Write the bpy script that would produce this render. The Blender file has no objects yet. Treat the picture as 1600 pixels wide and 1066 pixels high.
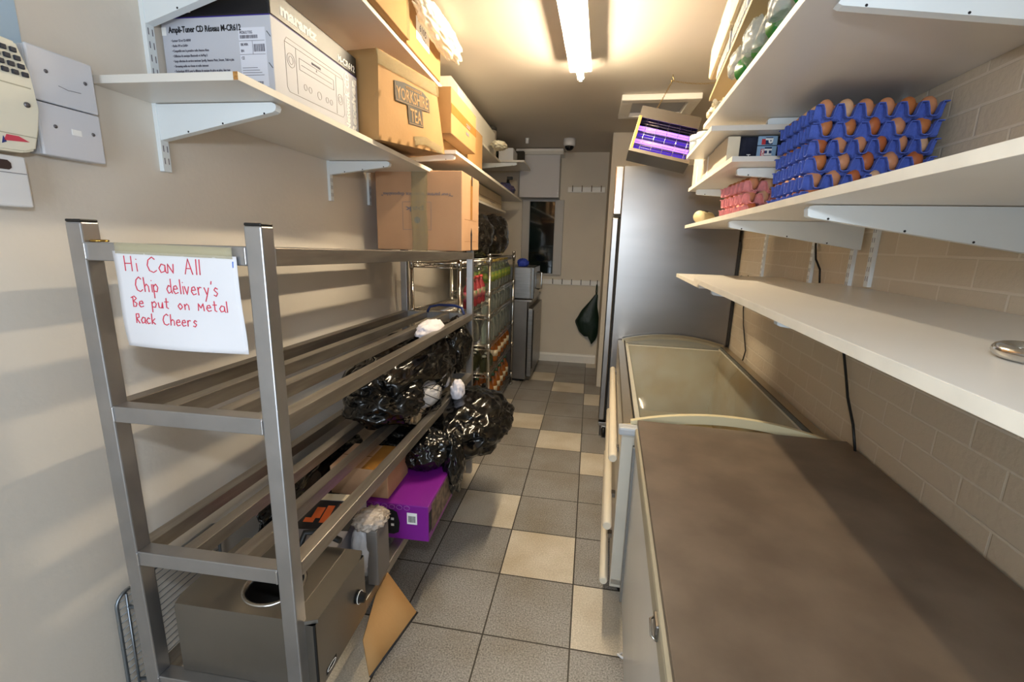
import bpy, bmesh, math, random
from mathutils import Vector, Matrix, noise as mnoise
PI = math.pi
SC = bpy.context.scene
COL = SC.collection
random.seed(7)

# ------------------------------------------------------------------ camera
cam_d = bpy.data.cameras.new('camera')
cam_d.sensor_width = 36.0
cam_d.lens = 36.0 * 709.66 / 1600.0
cam_d.clip_start = 0.02
cam = bpy.data.objects.new('camera', cam_d)
COL.objects.link(cam)
cam.matrix_world = Matrix(((0.98501, -0.06138, 0.16119, 0.65755),
                           (0.17053, 0.20641, -0.96349, 0.0),
                           (0.02586, 0.97654, 0.21378, 1.48020),
                           (0, 0, 0, 1)))
SC.camera = cam

# ------------------------------------------------------------------ world, big lights, exposure
w = bpy.data.worlds.new('world'); SC.world = w; w.use_nodes = True
w.node_tree.nodes['Background'].inputs[0].default_value = (0.62, 0.66, 0.72, 1)
w.node_tree.nodes['Background'].inputs[1].default_value = 0.05
SC.view_settings.view_transform = 'Standard'
SC.view_settings.look = 'None'
SC.view_settings.gamma = 1.0
SC.view_settings.use_curve_mapping = False
SC.view_settings.exposure = 0.5
SC.cycles.diffuse_bounces = 8
SC.cycles.max_bounces = 16

def area_light(name, loc, target, size, energy, color, size_y=None):
    d = bpy.data.lights.new(name, 'AREA'); d.energy = energy; d.color = color
    d.size = size
    if size_y: d.shape = 'RECTANGLE'; d.size_y = size_y
    o = bpy.data.objects.new(name, d); COL.objects.link(o)
    o.location = loc
    o.rotation_euler = (Vector(target) - Vector(loc)).to_track_quat('-Z', 'Y').to_euler()
    return o
FLASH = 5.6
DOOR = 25.0
TUBE = 180.0
area_light('camera_flash', (0.64, -0.04, 1.72), (0.35, 2.0, 1.55), 0.10, FLASH, (0.80, 0.90, 1.0), 0.05)
area_light('doorway_daylight', (0.45, -1.36, 1.25), (0.35, 2.0, 1.2), 0.9, DOOR, (0.74, 0.87, 1.0), 1.9)

# ------------------------------------------------------------------ frames: left wall side (L), right wall side (R), tiles (T)
TH = {'L': math.radians(1.5857), 'R': math.radians(-2.398), 'T': 0.0}
def W(fr, t, n, z):
    a = TH[fr]
    return Vector((-math.sin(a) * t + math.cos(a) * n, math.cos(a) * t + math.sin(a) * n, z))

# ------------------------------------------------------------------ materials
def hexc(h):
    h = h.lstrip('#'); v = [int(h[i:i + 2], 16) / 255 for i in (0, 2, 4)]
    return tuple((c / 12.92 if c <= .04045 else ((c + .055) / 1.055) ** 2.4) for c in v)
MATS = {}
def mat(name, col, rough=.5, metal=0., var=.0, vscale=6., bump=0., bscale=40., stretch=None, col2=None,
        trans=0., alpha=1., emit=0., ior=1.45, coat=0., spec=.5, detail=3.):
    if name in MATS: return MATS[name]
    m = bpy.data.materials.new(name); m.use_nodes = True
    nt = m.node_tree; N = nt.nodes; Lk = nt.links
    b = N['Principled BSDF']
    c = hexc(col) if isinstance(col, str) else col
    b.inputs['Base Color'].default_value = (*c, 1)
    b.inputs['Roughness'].default_value = rough
    b.inputs['Metallic'].default_value = metal
    b.inputs['IOR'].default_value = ior
    b.inputs['Specular IOR Level'].default_value = spec
    b.inputs['Transmission Weight'].default_value = trans
    b.inputs['Alpha'].default_value = alpha
    b.inputs['Coat Weight'].default_value = coat
    if emit:
        b.inputs['Emission Color'].default_value = (*c, 1)
        b.inputs['Emission Strength'].default_value = emit
    tc = N.new('ShaderNodeTexCoord'); mp = N.new('ShaderNodeMapping')
    Lk.new(tc.outputs['Object'], mp.inputs['Vector'])
    if stretch: mp.inputs['Scale'].default_value = stretch
    if var > 0 or col2:
        nz = N.new('ShaderNodeTexNoise'); nz.inputs['Scale'].default_value = vscale; nz.inputs['Detail'].default_value = detail
        Lk.new(mp.outputs['Vector'], nz.inputs['Vector'])
        rp = N.new('ShaderNodeValToRGB')
        c2 = hexc(col2) if col2 else tuple(max(0, x * (1 - var)) for x in c)
        c1 = c if col2 else tuple(min(1, x * (1 + var)) for x in c)
        rp.color_ramp.elements[0].position = .36; rp.color_ramp.elements[0].color = (*c2, 1)
        rp.color_ramp.elements[1].position = .64; rp.color_ramp.elements[1].color = (*c1, 1)
        Lk.new(nz.outputs['Fac'], rp.inputs['Fac']); Lk.new(rp.outputs['Color'], b.inputs['Base Color'])
    if bump > 0:
        nb = N.new('ShaderNodeTexNoise'); nb.inputs['Scale'].default_value = bscale; nb.inputs['Detail'].default_value = 4
        Lk.new(mp.outputs['Vector'], nb.inputs['Vector'])
        bp = N.new('ShaderNodeBump'); bp.inputs['Strength'].default_value = bump; bp.inputs['Distance'].default_value = .01
        Lk.new(nb.outputs['Fac'], bp.inputs['Height']); Lk.new(bp.outputs['Normal'], b.inputs['Normal'])
    MATS[name] = m
    return m

plaster = mat('plaster_cream', '#d6cec3', .62, var=.035, vscale=1.6, bump=.06, bscale=60)
plaster_far = mat('plaster_beige', '#d8cdbb', .7, var=.03, vscale=2, bump=.05, bscale=70)
ceil_m = mat('ceiling_paint', '#c3bbaf', .55, var=.03, vscale=1.2, bump=.04, bscale=50)
gloss_white = mat('white_gloss_paint', '#e8e4dc', .35, var=.03, vscale=4)
white_steel = mat('white_enamel_steel', '#dde3e6', .38, var=.02, vscale=5)
white_plastic = mat('white_plastic', '#dcdcdd', .4)
grey_white_plastic = mat('cool_white_plastic', '#ced0d8', .35)
cream_plastic = mat('cream_plastic', '#e2ddcb', .42, var=.04, vscale=9)
melamine = mat('white_melamine', '#d9d4cc', .3, var=.025, vscale=3)
melamine_edge = mat('melamine_edging', '#e6dfd0', .45, var=.04, vscale=14)
chipboard = mat('bare_chipboard', '#a9783f', .85, var=.25, vscale=160)
galv = mat('brushed_aluminium', '#aeaeb0', .36, .92, var=.07, vscale=9, bump=.02, bscale=30)
galv_bar = mat('worn_aluminium_bar', '#a09a92', .38, .9, var=.14, vscale=7, bump=.04, bscale=30, stretch=(6, .6, 6))
steel_b = mat('brushed_stainless', '#8e8a87', .30, 1., var=.07, vscale=1.6, bump=.10, bscale=2.2, stretch=(.5, 1, 2.6))
steel_d = mat('stainless_dull', '#8d8984', .34, 1., var=.10, vscale=3, bump=.015, bscale=12, stretch=(1, 1, 24))
fryer_m = mat('fryer_steel', '#8d8983', .36, .95, var=.05, vscale=3, bump=.01, bscale=20)
chrome = mat('chrome_wire', '#c9c6c0', .16, 1.)
black_pl = mat('black_plastic', '#141414', .4)
dark_gap = mat('dark_rubber', '#0d0d0d', .7)
card = mat('brown_cardboard', '#b48a62', .8, var=.06, vscale=5, bump=.05, bscale=90)
card_o = mat('warm_cardboard', '#a8804f', .78, var=.07, vscale=4, bump=.05, bscale=80)
card_p = mat('pinkish_cardboard', '#b58e6c', .8, var=.05, vscale=5, bump=.05, bscale=90)
card_pale = mat('pale_cardboard', '#cdbda0', .8, var=.04, vscale=5)
card_dark = mat('cardboard_cut_edge', '#7d5532', .9)
tape_c = mat('clear_packing_tape', '#b2a37a', .12, alpha=.38, bump=.5, bscale=60, stretch=(6, 6, .6))
tape_b = mat('brown_packing_tape', '#a06f35', .25, var=.06, vscale=20)
tape_y = mat('yellowed_tape', '#d6cda8', .2, alpha=.35, bump=.2, bscale=60)
ink = mat('black_ink', '#17161a', .6)
ink_soft = mat('soft_grey_ink', '#6d6a74', .7)
ink_brown = mat('dark_brown_ink', '#2c2417', .7)
ink_red = mat('red_marker', '#cf3a52', .7)
white_print = mat('white_print', '#f2f2f0', .6)
paper = mat('white_paper', '#d9d9de', .75, var=.015, vscale=8)
carton_white = mat('white_carton', '#c0c2cb', .5, var=.012, vscale=3)
carton_black = mat('black_carton', '#141317', .42)
bag_black = mat('black_polythene', '#080808', .16, bump=.16, bscale=14, spec=.7, stretch=(1, 1, .35))
bag_white = mat('clear_polythene', '#e9ecec', .22, alpha=.22, bump=.5, bscale=40, spec=.9)
tissue_m = mat('crumpled_tissue', '#e4dfe6', .8, bump=.4, bscale=40)
egg_m = [mat('egg_shell_%s' % k, c, .48, var=.06, vscale=60) for k, c in (('tan', '#c98a63'), ('brown', '#b9713f'), ('pale', '#d7ab85'), ('rust', '#b26236'))]
tray_blue = mat('blue_pulp', '#4c62b6', .92, var=.07, vscale=60, bump=.35, bscale=160)
tray_pink = mat('pink_pulp', '#d08c90', .92, var=.07, vscale=60, bump=.35, bscale=160)
purple = mat('purple_carton', '#7d1a8c', .4, var=.03, vscale=4)
glass_m = mat('bottle_glass', '#e3ebe6', .05, trans=.92, ior=1.3)
green_dark = mat('dark_green_bag', '#0d2417', .45, bump=.5, bscale=22)

# ------------------------------------------------------------------ mesh builder
class MB:
    def __init__(s): s.bm = bmesh.new()
    def _add(s, verts, faces):
        vs = [s.bm.verts.new(v) for v in verts]
        for f in faces:
            try: s.bm.faces.new([vs[i] for i in f])
            except ValueError: pass
        return vs
    def box(s, x0, x1, y0, y1, z0, z1, bev=0., slope=0.):
        v = [(x, y, z - slope * y) for x in (x0, x1) for y in (y0, y1) for z in (z0, z1)]
        vs = s._add(v, [(0, 1, 3, 2), (4, 6, 7, 5), (0, 4, 5, 1), (2, 3, 7, 6), (0, 2, 6, 4), (1, 5, 7, 3)])
        if bev > 0:
            es = set(e for q in vs for e in q.link_edges)
            bmesh.ops.bevel(s.bm, geom=list(es), offset=bev, segments=2, profile=.5, affect='EDGES')
        return s
    def hexa(s, p):   # bottom 4 ccw then top 4
        s._add(p, [(3, 2, 1, 0), (4, 5, 6, 7), (0, 1, 5, 4), (1, 2, 6, 5), (2, 3, 7, 6), (3, 0, 4, 7)]); return s
    def prism(s, poly, axis, a, b):   # poly of 2D points extruded along axis from a to b
        def P(q, h):
            return {'x': (h, q[0], q[1]), 'y': (q[0], h, q[1]), 'z': (q[0], q[1], h)}[axis]
        n = len(poly)
        v = [P(q, a) for q in poly] + [P(q, b) for q in poly]
        s._add(v, [tuple(range(n))[::-1], tuple(range(n, 2 * n))] + [(i, (i + 1) % n, n + (i + 1) % n, n + i) for i in range(n)])
        return s
    def tube(s, path, r, seg=8, closed=False):
        path = [Vector(p) for p in path]; n = len(path); rings = []
        ref = None
        for i in range(n):
            if closed: d = path[(i + 1) % n] - path[i - 1]
            else: d = path[min(i + 1, n - 1)] - path[max(i - 1, 0)]
            d.normalize()
            if ref is None:
                ref = d.orthogonal().normalized()
            else:
                ref = (ref - d * ref.dot(d))
                ref = ref.normalized() if ref.length > 1e-6 else d.orthogonal().normalized()
            b = d.cross(ref)
            rr = r[i] if isinstance(r, (list, tuple)) else r
            rings.append([s.bm.verts.new(path[i] + (ref * math.cos(2 * PI * k / seg) + b * math.sin(2 * PI * k / seg)) * rr) for k in range(seg)])
        m = n if closed else n - 1
        for i in range(m):
            A, B = rings[i], rings[(i + 1) % n]
            for k in range(seg):
                f = s.bm.faces.new((A[k], A[(k + 1) % seg], B[(k + 1) % seg], B[k])); f.smooth = True
        if not closed:
            s.bm.faces.new(rings[0][::-1]); s.bm.faces.new(rings[-1])
        return s
    def lathe(s, prof, seg=20, c=(0, 0, 0), axis='z', cap=True):
        c = Vector(c); rings = []
        for r, h in prof:
            ring = []
            for k in range(seg):
                a = 2 * PI * k / seg; x, y = r * math.cos(a), r * math.sin(a)
                p = {'z': (x, y, h), 'x': (h, x, y), 'y': (y, h, x)}[axis]
                ring.append(s.bm.verts.new(c + Vector(p)))
            rings.append(ring)
        for A, B in zip(rings, rings[1:]):
            for k in range(seg):
                f = s.bm.faces.new((A[k], A[(k + 1) % seg], B[(k + 1) % seg], B[k])); f.smooth = True
        if cap and prof[0][0] > 1e-5: s.bm.faces.new(rings[0][::-1])
        if cap and prof[-1][0] > 1e-5: s.bm.faces.new(rings[-1])
        return s
    def grid(s, nu, nv, fn, smooth=True):
        vs = [[s.bm.verts.new(fn(i / nu, j / nv)) for j in range(nv + 1)] for i in range(nu + 1)]
        for i in range(nu):
            for j in range(nv):
                f = s.bm.faces.new((vs[i][j], vs[i + 1][j], vs[i + 1][j + 1], vs[i][j + 1])); f.smooth = smooth
        return s
    def blob(s, c, rad, sub=4, amp=.15, freq=3., seed=0, ridged=True, floor=None, fine=.04):
        q = bmesh.new(); bmesh.ops.create_icosphere(q, subdivisions=sub, radius=1)
        off = Vector((seed * 7.3, seed * 3.1, seed * 11.7)); mp = {}
        for v in q.verts:
            d = v.co.normalized()
            n1 = mnoise.noise(d * freq + off)
            n2 = mnoise.noise(d * freq * 2.6 + off * 2)
            n3 = mnoise.noise(Vector((d.x * 9, d.y * 9, d.z * 3.2)) + off)
            n4 = mnoise.noise(d * freq * 1.45 + off * 3)
            k = 1 + amp * n1 + (amp * .30 * (1 - 2.6 * abs(n4)) + amp * .10 * (1 - 2.6 * abs(n2)) if ridged else amp * .3 * n2) + fine * .22 * (1 - 3 * abs(n3))
            p = Vector(c) + Vector((d.x * rad[0], d.y * rad[1], d.z * rad[2])) * k
            if floor is not None and p.z < floor: p.z = floor + .02 * (p.z - floor)
            mp[v] = s.bm.verts.new(p)
        for f in q.faces:
            g = s.bm.faces.new([mp[v] for v in f.verts]); g.smooth = True
        q.free(); return s
    def build(s, name, m, parent=None, solid=0., smooth=False):
        bmesh.ops.recalc_face_normals(s.bm, faces=s.bm.faces[:])
        if smooth:
            for f in s.bm.faces: f.smooth = True
        me = bpy.data.meshes.new(name); s.bm.to_mesh(me); s.bm.free()
        me.materials.append(m)
        o = bpy.data.objects.new(name, me); COL.objects.link(o)
        if parent: o.parent = parent
        if solid:
            md = o.modifiers.new('solid', 'SOLIDIFY'); md.thickness = solid; md.offset = 0
        return o

def tag(o, label, cat, group=None):
    o['label'] = label; o['category'] = cat
    if group: o['group'] = group
    return o
def put(o, fr, t, n, z, rot=0.):
    o.location = W(fr, t, n, z); o.rotation_euler = (0, 0, TH[fr] + rot); return o
def thing(name, label, cat, fr, t, n, z, rot=0., group=None):
    o = bpy.data.objects.new(name, None); COL.objects.link(o); o.empty_display_size = .1
    put(o, fr, t, n, z, rot); return tag(o, label, cat, group)
def struct(o, fr=None, t=0, n=0, z=0):
    o['kind'] = 'structure'
    if fr: put(o, fr, t, n, z)
    return o
def copy_thing(root, label=None):
    r = root.copy(); COL.objects.link(r)
    if label: r['label'] = label
    for ch in root.children:
        c = ch.copy(); COL.objects.link(c); c.parent = r
        for g in ch.children:
            d = g.copy(); COL.objects.link(d); d.parent = c
    return r
def text(body, m, parent, loc, rot, h=.02, width=None, bold=0., align='LEFT', ext=.0006, name='lettering', shear=0.):
    cu = bpy.data.curves.new('t', 'FONT'); cu.body = body; cu.size = h; cu.align_x = align; cu.offset = bold; cu.extrude = ext; cu.shear = shear
    cu.resolution_u = 2
    o = bpy.data.objects.new('t', cu); COL.objects.link(o)
    bpy.context.view_layer.update()
    me = bpy.data.meshes.new_from_object(o.evaluated_get(bpy.context.evaluated_depsgraph_get()))
    wd = max((v.co.x for v in me.vertices), default=1) - min((v.co.x for v in me.vertices), default=0)
    bpy.data.objects.remove(o); bpy.data.curves.remove(cu)
    me.materials.clear(); me.materials.append(m); me.name = name
    if width:
        k = width / wd
        for v in me.vertices: v.co.x *= k
    q = bpy.data.objects.new(name, me); COL.objects.link(q)
    q.parent = parent; q.location = loc; q.rotation_euler = rot
    return q
NEAR = (PI / 2, 0, 0)            # lettering on a face looking back to the doorway
AISLE = (PI / 2, 0, PI / 2)      # lettering on a face looking +x
# ================================================================== STRUCTURE
def floor_material():
    m = bpy.data.materials.new('chequered_floor_tiles'); m.use_nodes = True
    nt = m.node_tree; N = nt.nodes; K = nt.links; b = N['Principled BSDF']
    tc = N.new('ShaderNodeTexCoord'); sp = N.new('ShaderNodeSeparateXYZ'); K.new(tc.outputs['Object'], sp.inputs[0])
    def mth(op, a, bb=None, c=None):
        n = N.new('ShaderNodeMath'); n.operation = op
        for i, v in enumerate((a, bb, c)):
            if v is None: continue
            if isinstance(v, (int, float)): n.inputs[i].default_value = v
            else: K.new(v, n.inputs[i])
        return n.outputs[0]
    S = .333
    u = mth('DIVIDE', sp.outputs['X'], S); v = mth('DIVIDE', mth('SUBTRACT', sp.outputs['Y'], 4.3045 * S), S)
    ci = mth('FLOOR', u); ri = mth('FLOOR', v)
    sm = mth('FLOORED_MODULO', mth('ADD', ci, ri), 4.0)
    light = mth('COMPARE', sm, 2.0, .1)
    def edge(q):
        f = mth('FRACT', q); return mth('MINIMUM', f, mth('SUBTRACT', 1.0, f))
    e = mth('MINIMUM', edge(u), edge(v))
    grout = mth('LESS_THAN', e, .009)
    nz = N.new('ShaderNodeTexNoise'); nz.inputs['Scale'].default_value = 170; nz.inputs['Detail'].default_value = 2
    K.new(tc.outputs['Object'], nz.inputs['Vector'])
    n2 = N.new('ShaderNodeTexNoise'); n2.inputs['Scale'].default_value = 3.5; n2.inputs['Detail'].default_value = 4
    K.new(tc.outputs['Object'], n2.inputs['Vector'])
    def ramp(fac, c0, c1, p0=.3, p1=.7):
        r = N.new('ShaderNodeValToRGB'); r.color_ramp.elements[0].position = p0; r.color_ramp.elements[1].position = p1
        r.color_ramp.elements[0].color = (*hexc(c0), 1); r.color_ramp.elements[1].color = (*hexc(c1), 1); K.new(fac, r.inputs[0]); return r.outputs[0]
    dark = ramp(nz.outputs['Fac'], '#6c6a68', '#b0ada9'); lt = ramp(nz.outputs['Fac'], '#c0b7a6', '#e2dacb')
    def mix(f, a, bb, mode='MIX'):
        n = N.new('ShaderNodeMix'); n.data_type = 'RGBA'; n.blend_type = mode
        if isinstance(f, float): n.inputs[0].default_value = f
        else: K.new(f, n.inputs[0])
        K.new(a, n.inputs[6]); K.new(bb, n.inputs[7]); return n.outputs[2]
    gr = N.new('ShaderNodeRGB'); gr.outputs[0].default_value = (*hexc('#2b241c'), 1)
    c = mix(light, dark, lt); dirt = ramp(n2.outputs['Fac'], '#ddd3c2', '#ffffff', .3, .6)
    c = mix(.8, c, dirt, 'MULTIPLY'); c = mix(grout, c, gr.outputs[0])
    K.new(c, b.inputs['Base Color']); b.inputs['Roughness'].default_value = .42
    bp = N.new('ShaderNodeBump'); bp.inputs['Strength'].default_value = .25; bp.inputs['Distance'].default_value = .002
    K.new(mth('SUBTRACT', mth('MULTIPLY', nz.outputs['Fac'], .5), grout), bp.inputs['Height']); K.new(bp.outputs[0], b.inputs['Normal'])
    return m
def brick_material():
    m = bpy.data.materials.new('painted_brickwork'); m.use_nodes = True
    nt = m.node_tree; N = nt.nodes; K = nt.links; b = N['Principled BSDF']
    tc = N.new('ShaderNodeTexCoord'); sp = N.new('ShaderNodeSeparateXYZ'); K.new(tc.outputs['Object'], sp.inputs[0])
    cb = N.new('ShaderNodeCombineXYZ'); K.new(sp.outputs['Y'], cb.inputs[0]); K.new(sp.outputs['Z'], cb.inputs[1])
    br = N.new('ShaderNodeTexBrick'); K.new(cb.outputs[0], br.inputs['Vector'])
    br.inputs['Scale'].default_value = 1; br.inputs['Brick Width'].default_value = .225; br.inputs['Row Height'].default_value = .0735
    br.inputs['Mortar Size'].default_value = .0045; br.inputs['Mortar Smooth'].default_value = .5
    br.inputs['Color1'].default_value = (*hexc('#c9bda9'), 1); br.inputs['Color2'].default_value = (*hexc('#c3b6a1'), 1); br.inputs['Mortar'].default_value = (*hexc('#d2c8b7'), 1)
    nz = N.new('ShaderNodeTexNoise'); nz.inputs['Scale'].default_value = 60; nz.inputs['Detail'].default_value = 5; K.new(tc.outputs['Object'], nz.inputs['Vector'])
    K.new(br.outputs['Color'], b.inputs['Base Color']); b.inputs['Roughness'].default_value = .5
    ad = N.new('ShaderNodeMath'); ad.operation = 'MULTIPLY_ADD'; K.new(br.outputs['Fac'], ad.inputs[0]); ad.inputs[1].default_value = -.5
    m2 = N.new('ShaderNodeMath'); m2.operation = 'MULTIPLY'; K.new(nz.outputs['Fac'], m2.inputs[0]); m2.inputs[1].default_value = .9; K.new(m2.outputs[0], ad.inputs[2])
    bp = N.new('ShaderNodeBump'); bp.inputs['Strength'].default_value = .5; bp.inputs['Distance'].default_value = .004
    K.new(ad.outputs[0], bp.inputs['Height']); K.new(bp.outputs[0], b.inputs['Normal'])
    return m
H = 2.51
WL = -.50      # left wall, L frame
WR = 1.52      # right wall, R frame
struct(MB().box(-1.0, 2.1, -1.5, 5.8, -.1, 0).build('floor', floor_material()))
struct(MB().box(-1.0, 2.1, -1.5, 5.8, H, H + .1).build('ceiling', ceil_m))
struct(MB().box(-.12, 0, -1.6, 5.9, 0, H).build('wall_left', plaster), 'L', 0, WL, 0)
struct(MB().box(0, .12, -1.6, 5.9, 0, H).build('wall_right', brick_material()), 'R', 0, WR, 0)
struct(MB().box(-.9, 2.0, 5.65, 5.77, 0, H).build('wall_back', plaster_far))
struct(MB().box(.79, 2.0, 4.70, 5.65, 0, H).build('wall_recess', plaster_far))
struct(MB().box(-.9, 2.2, -1.55, -1.45, 0, H).build('wall_front', plaster))
struct(MB().prism([(5.65, 0), (5.632, 0), (5.632, .085), (5.64, .105), (5.65, .112)], 'x', -.62, .778).build('baseboard_back', gloss_white))
# conduit-like angle trim at floor of right wall behind appliances is hidden and left out
# ceiling hatch
hf = MB()
hf.box(.80, 1.34, 3.56, 3.64, 2.47, H, .006).box(.80, 1.34, 4.0, 4.06, 2.47, H, .006).box(.80, .88, 3.64, 4.0, 2.47, H, .006).box(1.26, 1.34, 3.64, 4.0, 2.47, H, .006)
struct(hf.build('trim_1', gloss_white))
struct(MB().box(.88, 1.26, 3.64, 4.0, 2.50, H, .003).build('trim_2', mat('hatch_panel', '#b8bcc4', .5)))
# dark window with pale frame in the back wall, boxed in above
win = MB()
win.box(-.195, -.105, 5.60, 5.65, 1.095, 1.975, .004).box(.195, .30, 5.60, 5.65, 1.095, 1.975, .004).box(-.105, .195, 5.60, 5.65, 1.955, 1.975).box(-.105, .195, 5.60, 5.65, 1.095, 1.11)
wo = struct(win.build('window_1', mat('window_frame_paint', '#b3ada4', .4)))
struct(MB().box(-.105, .195, 5.625, 5.64, 1.11, 1.955).build('window_pane', mat('dark_glass', '#16221f', .08, var=.5, vscale=5, col2='#0b1110', coat=.5), wo))
# ================================================================== LEFT SIDE: aluminium rack
RT, RN = .81, -.40
rack = thing('metal_rack', 'tall welded aluminium rack with slatted shelves standing against the left wall', 'rack', 'L', RT, RN, 0)
SL = .025; Q = .038; RD = .445; RL = 1.85
for x in (0, RD - Q):
    for y in (0, RL - Q):
        lg = MB().box(x, x + Q, y, y + Q, 0, 1.497 - SL * y * .9, .003).build('leg', galv, rack)
        MB().box(x + .0005, x + Q - .0005, y + .0005, y + Q - .0005, 1.497 - SL * y * .9, 1.503 - SL * y * .9, .002).build('end_cap', black_pl, lg)
for zt in (1.457, 1.095, .722, .352):
    sh = MB().box(Q, RD - Q, 0.0005, Q, zt - Q, zt, .002, SL).build('shelf', galv, rack)
    MB().box(Q, RD - Q, RL - Q, RL - .0005, zt - Q, zt, .002, SL).build('end_rail', galv, sh)
    for x in (0.0005, .128, .266, RD - Q + .0005):
        y0, y1 = Q, RL - Q
        MB().box(x, x + Q - .001, y0, y1, zt - Q, zt - .0003, .002, SL).build('rail', galv_bar, sh)
# weld beads
wb = MB()
for zt in (1.457, 1.095, .722, .352):
    for x in (Q + .001, RD - Q - .001):
        wb.tube([(x, -.0005, zt - Q + .002 + .002 * k) for k in range(18)], [.0022 + .0007 * (k % 2) for k in range(18)], 6)
wb.build('weld_bead', mat('weld_metal', '#c4c4c6', .3, 1.), rack)
ring = tag(MB().tube([(.014 * math.cos(a), .014 * math.sin(a), .0025) for a in [k * PI / 12 for k in range(24)]], .0024, 8, True).build('metal_ring', mat('brass', '#b8924a', .25, 1.)),
           'small brass ring lying on the top end rail of the aluminium rack', 'ring')
put(ring, 'L', .829, -.345, 1.457)

# paper notice taped to the rack
PW, PH = .284, .198
note = thing('paper_notice', 'white handwritten paper notice taped to the end of the aluminium rack', 'notice', 'L', .8085, -.291, 1.243)
def sheet_y(u, v):   # u across, v up
    return -.003 - .010 * (1 - v) * (.4 + .6 * math.sin(u * 3.0)) - .004 * math.sin(v * 5 + u * 4) * (1 - v)
def sheet_p(u, v):
    sk = .010 * (1 - v) * (1 - u) + .004 * (1 - v) * u
    return (u * PW + sk - .004 * (u > .9) * v, sheet_y(u, v), v * PH - .004 * u)
MB().grid(24, 18, sheet_p).build('sheet', paper, note, .0006)
tp = MB().grid(12, 2, lambda u, v: (.008 + u * .265, -.0045 - .001 * math.sin(u * 20), PH - .005 + v * .022 - .004 * u))
tp.build('tape', tape_y, note, .0004)
GL = {'H': [[(0, 0), (.05, 1)], [(.5, 0), (.55, 1)], [(.03, .5), (.55, .52)]], 'i': [[(.1, 0), (.1, .55)], [(.11, .78), (.13, .82)]],
      'C': [[(.6, .85), (.4, 1), (.12, .8), (.0, .45), (.12, .1), (.4, 0), (.65, .15)]], 'a': [[(.45, .5), (.2, .58), (.0, .3), (.12, .02), (.4, .12), (.47, .52), (.46, .1), (.56, 0)]],
      'N': [[(0, 0), (.05, .6), (.4, .02), (.46, .62)]], 'A': [[(0, 0), (.28, 1), (.55, 0)], [(.1, .38), (.48, .38)]], 'l': [[(.1, 1), (.08, 0)]],
      'h': [[(0, 1.0), (.02, 0)], [(.02, .35), (.2, .55), (.38, .4), (.4, 0)]], 'p': [[(0, .55), (.02, -.4)], [(.02, .4), (.25, .58), (.42, .35), (.3, .05), (.03, .1)]],
      'd': [[(.42, .45), (.2, .55), (.0, .28), (.15, 0), (.4, .12), (.45, 1)], [(.44, .2), (.5, 0)]], 'e': [[(.03, .3), (.42, .34), (.3, .56), (.1, .5), (.0, .22), (.16, 0), (.45, .1)]],
      'v': [[(0, .55), (.18, 0), (.4, .55)]], 'r': [[(.02, .55), (.05, 0)], [(.04, .35), (.18, .55), (.36, .52)]], 'y': [[(0, .55), (.2, .08)], [(.42, .55), (.2, .0), (.0, -.4)]],
      "'": [[(.12, 1.0), (.06, .78)]], 's': [[(.4, .48), (.2, .58), (.06, .42), (.36, .2), (.2, .0), (.0, .08)]], 'B': [[(.06, 0), (.05, .9)], [(-.12, .8), (.2, .95), (.4, .75), (.08, .5), (.42, .3), (.3, .02), (.05, .02)]],
      'u': [[(0, .52), (.06, .06), (.3, .04), (.4, .54), (.42, 0)]], 't': [[(.18, .95), (.16, .1), (.34, .02)], [(0, .6), (.38, .62)]], 'o': [[(.2, .55), (.0, .3), (.18, 0), (.42, .25), (.22, .55)]],
      'n': [[(0, .52), (.03, 0)], [(.03, .32), (.22, .55), (.38, .4), (.4, 0)]], 'M': [[(0, 0), (.06, .65), (.26, .25), (.5, .68), (.55, 0)]], 'R': [[(.04, 0), (.05, .85)], [(.04, .82), (.36, .86), (.38, .55), (.06, .45), (.42, 0)]],
      'c': [[(.4, .46), (.2, .56), (.0, .28), (.18, 0), (.42, .1)]], 'k': [[(.0, .95), (.02, 0)], [(.36, .52), (.04, .25), (.4, 0)]]}
AD = {'i': .24, 'l': .22, "'": .22, 'H': .75, 'A': .72, 'M': .75, 'C': .8, ' ': .62}
hw = MB()
for line, x0, z0, sz, wid in (('Hi CaN All', .024, .158, .031, .178), ("Chip delivery's", .042, .117, .030, .196), ('Be put on Metal', .030, .085, .023, .222), ('Rack Cheers', .034, .051, .023, .146)):
    tot = sum(AD.get(c, .58) for c in line); kx = wid / tot; x = x0
    for c in line:
        for st in GL.get(c, []):
            pts = []
            for a, b in zip(st, st[1:]):
                for k in range(3): pts.append((a[0] + (b[0] - a[0]) * k / 3, a[1] + (b[1] - a[1]) * k / 3))
            pts.append(st[-1]); path = []
            for px, pz in pts:
                X = x + px * kx * .95; Z = z0 + pz * sz
                uu = min(max(X / PW, 0), 1); vv = min(max(Z / PH, 0), 1)
                b = sheet_p(uu, vv); path.append((b[0], b[1] - .0008, b[2]))
            hw.tube(path, .00105, 5)
        x += AD.get(c, .58) * kx
hw.build('handwriting', ink_red, note)
MB().tube([(.272, -.0045, .172), (.2725, -.0045, .184)], .0011, 5).build('blue_mark', mat('blue_pen', '#3d6fd0', .6), note)

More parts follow.
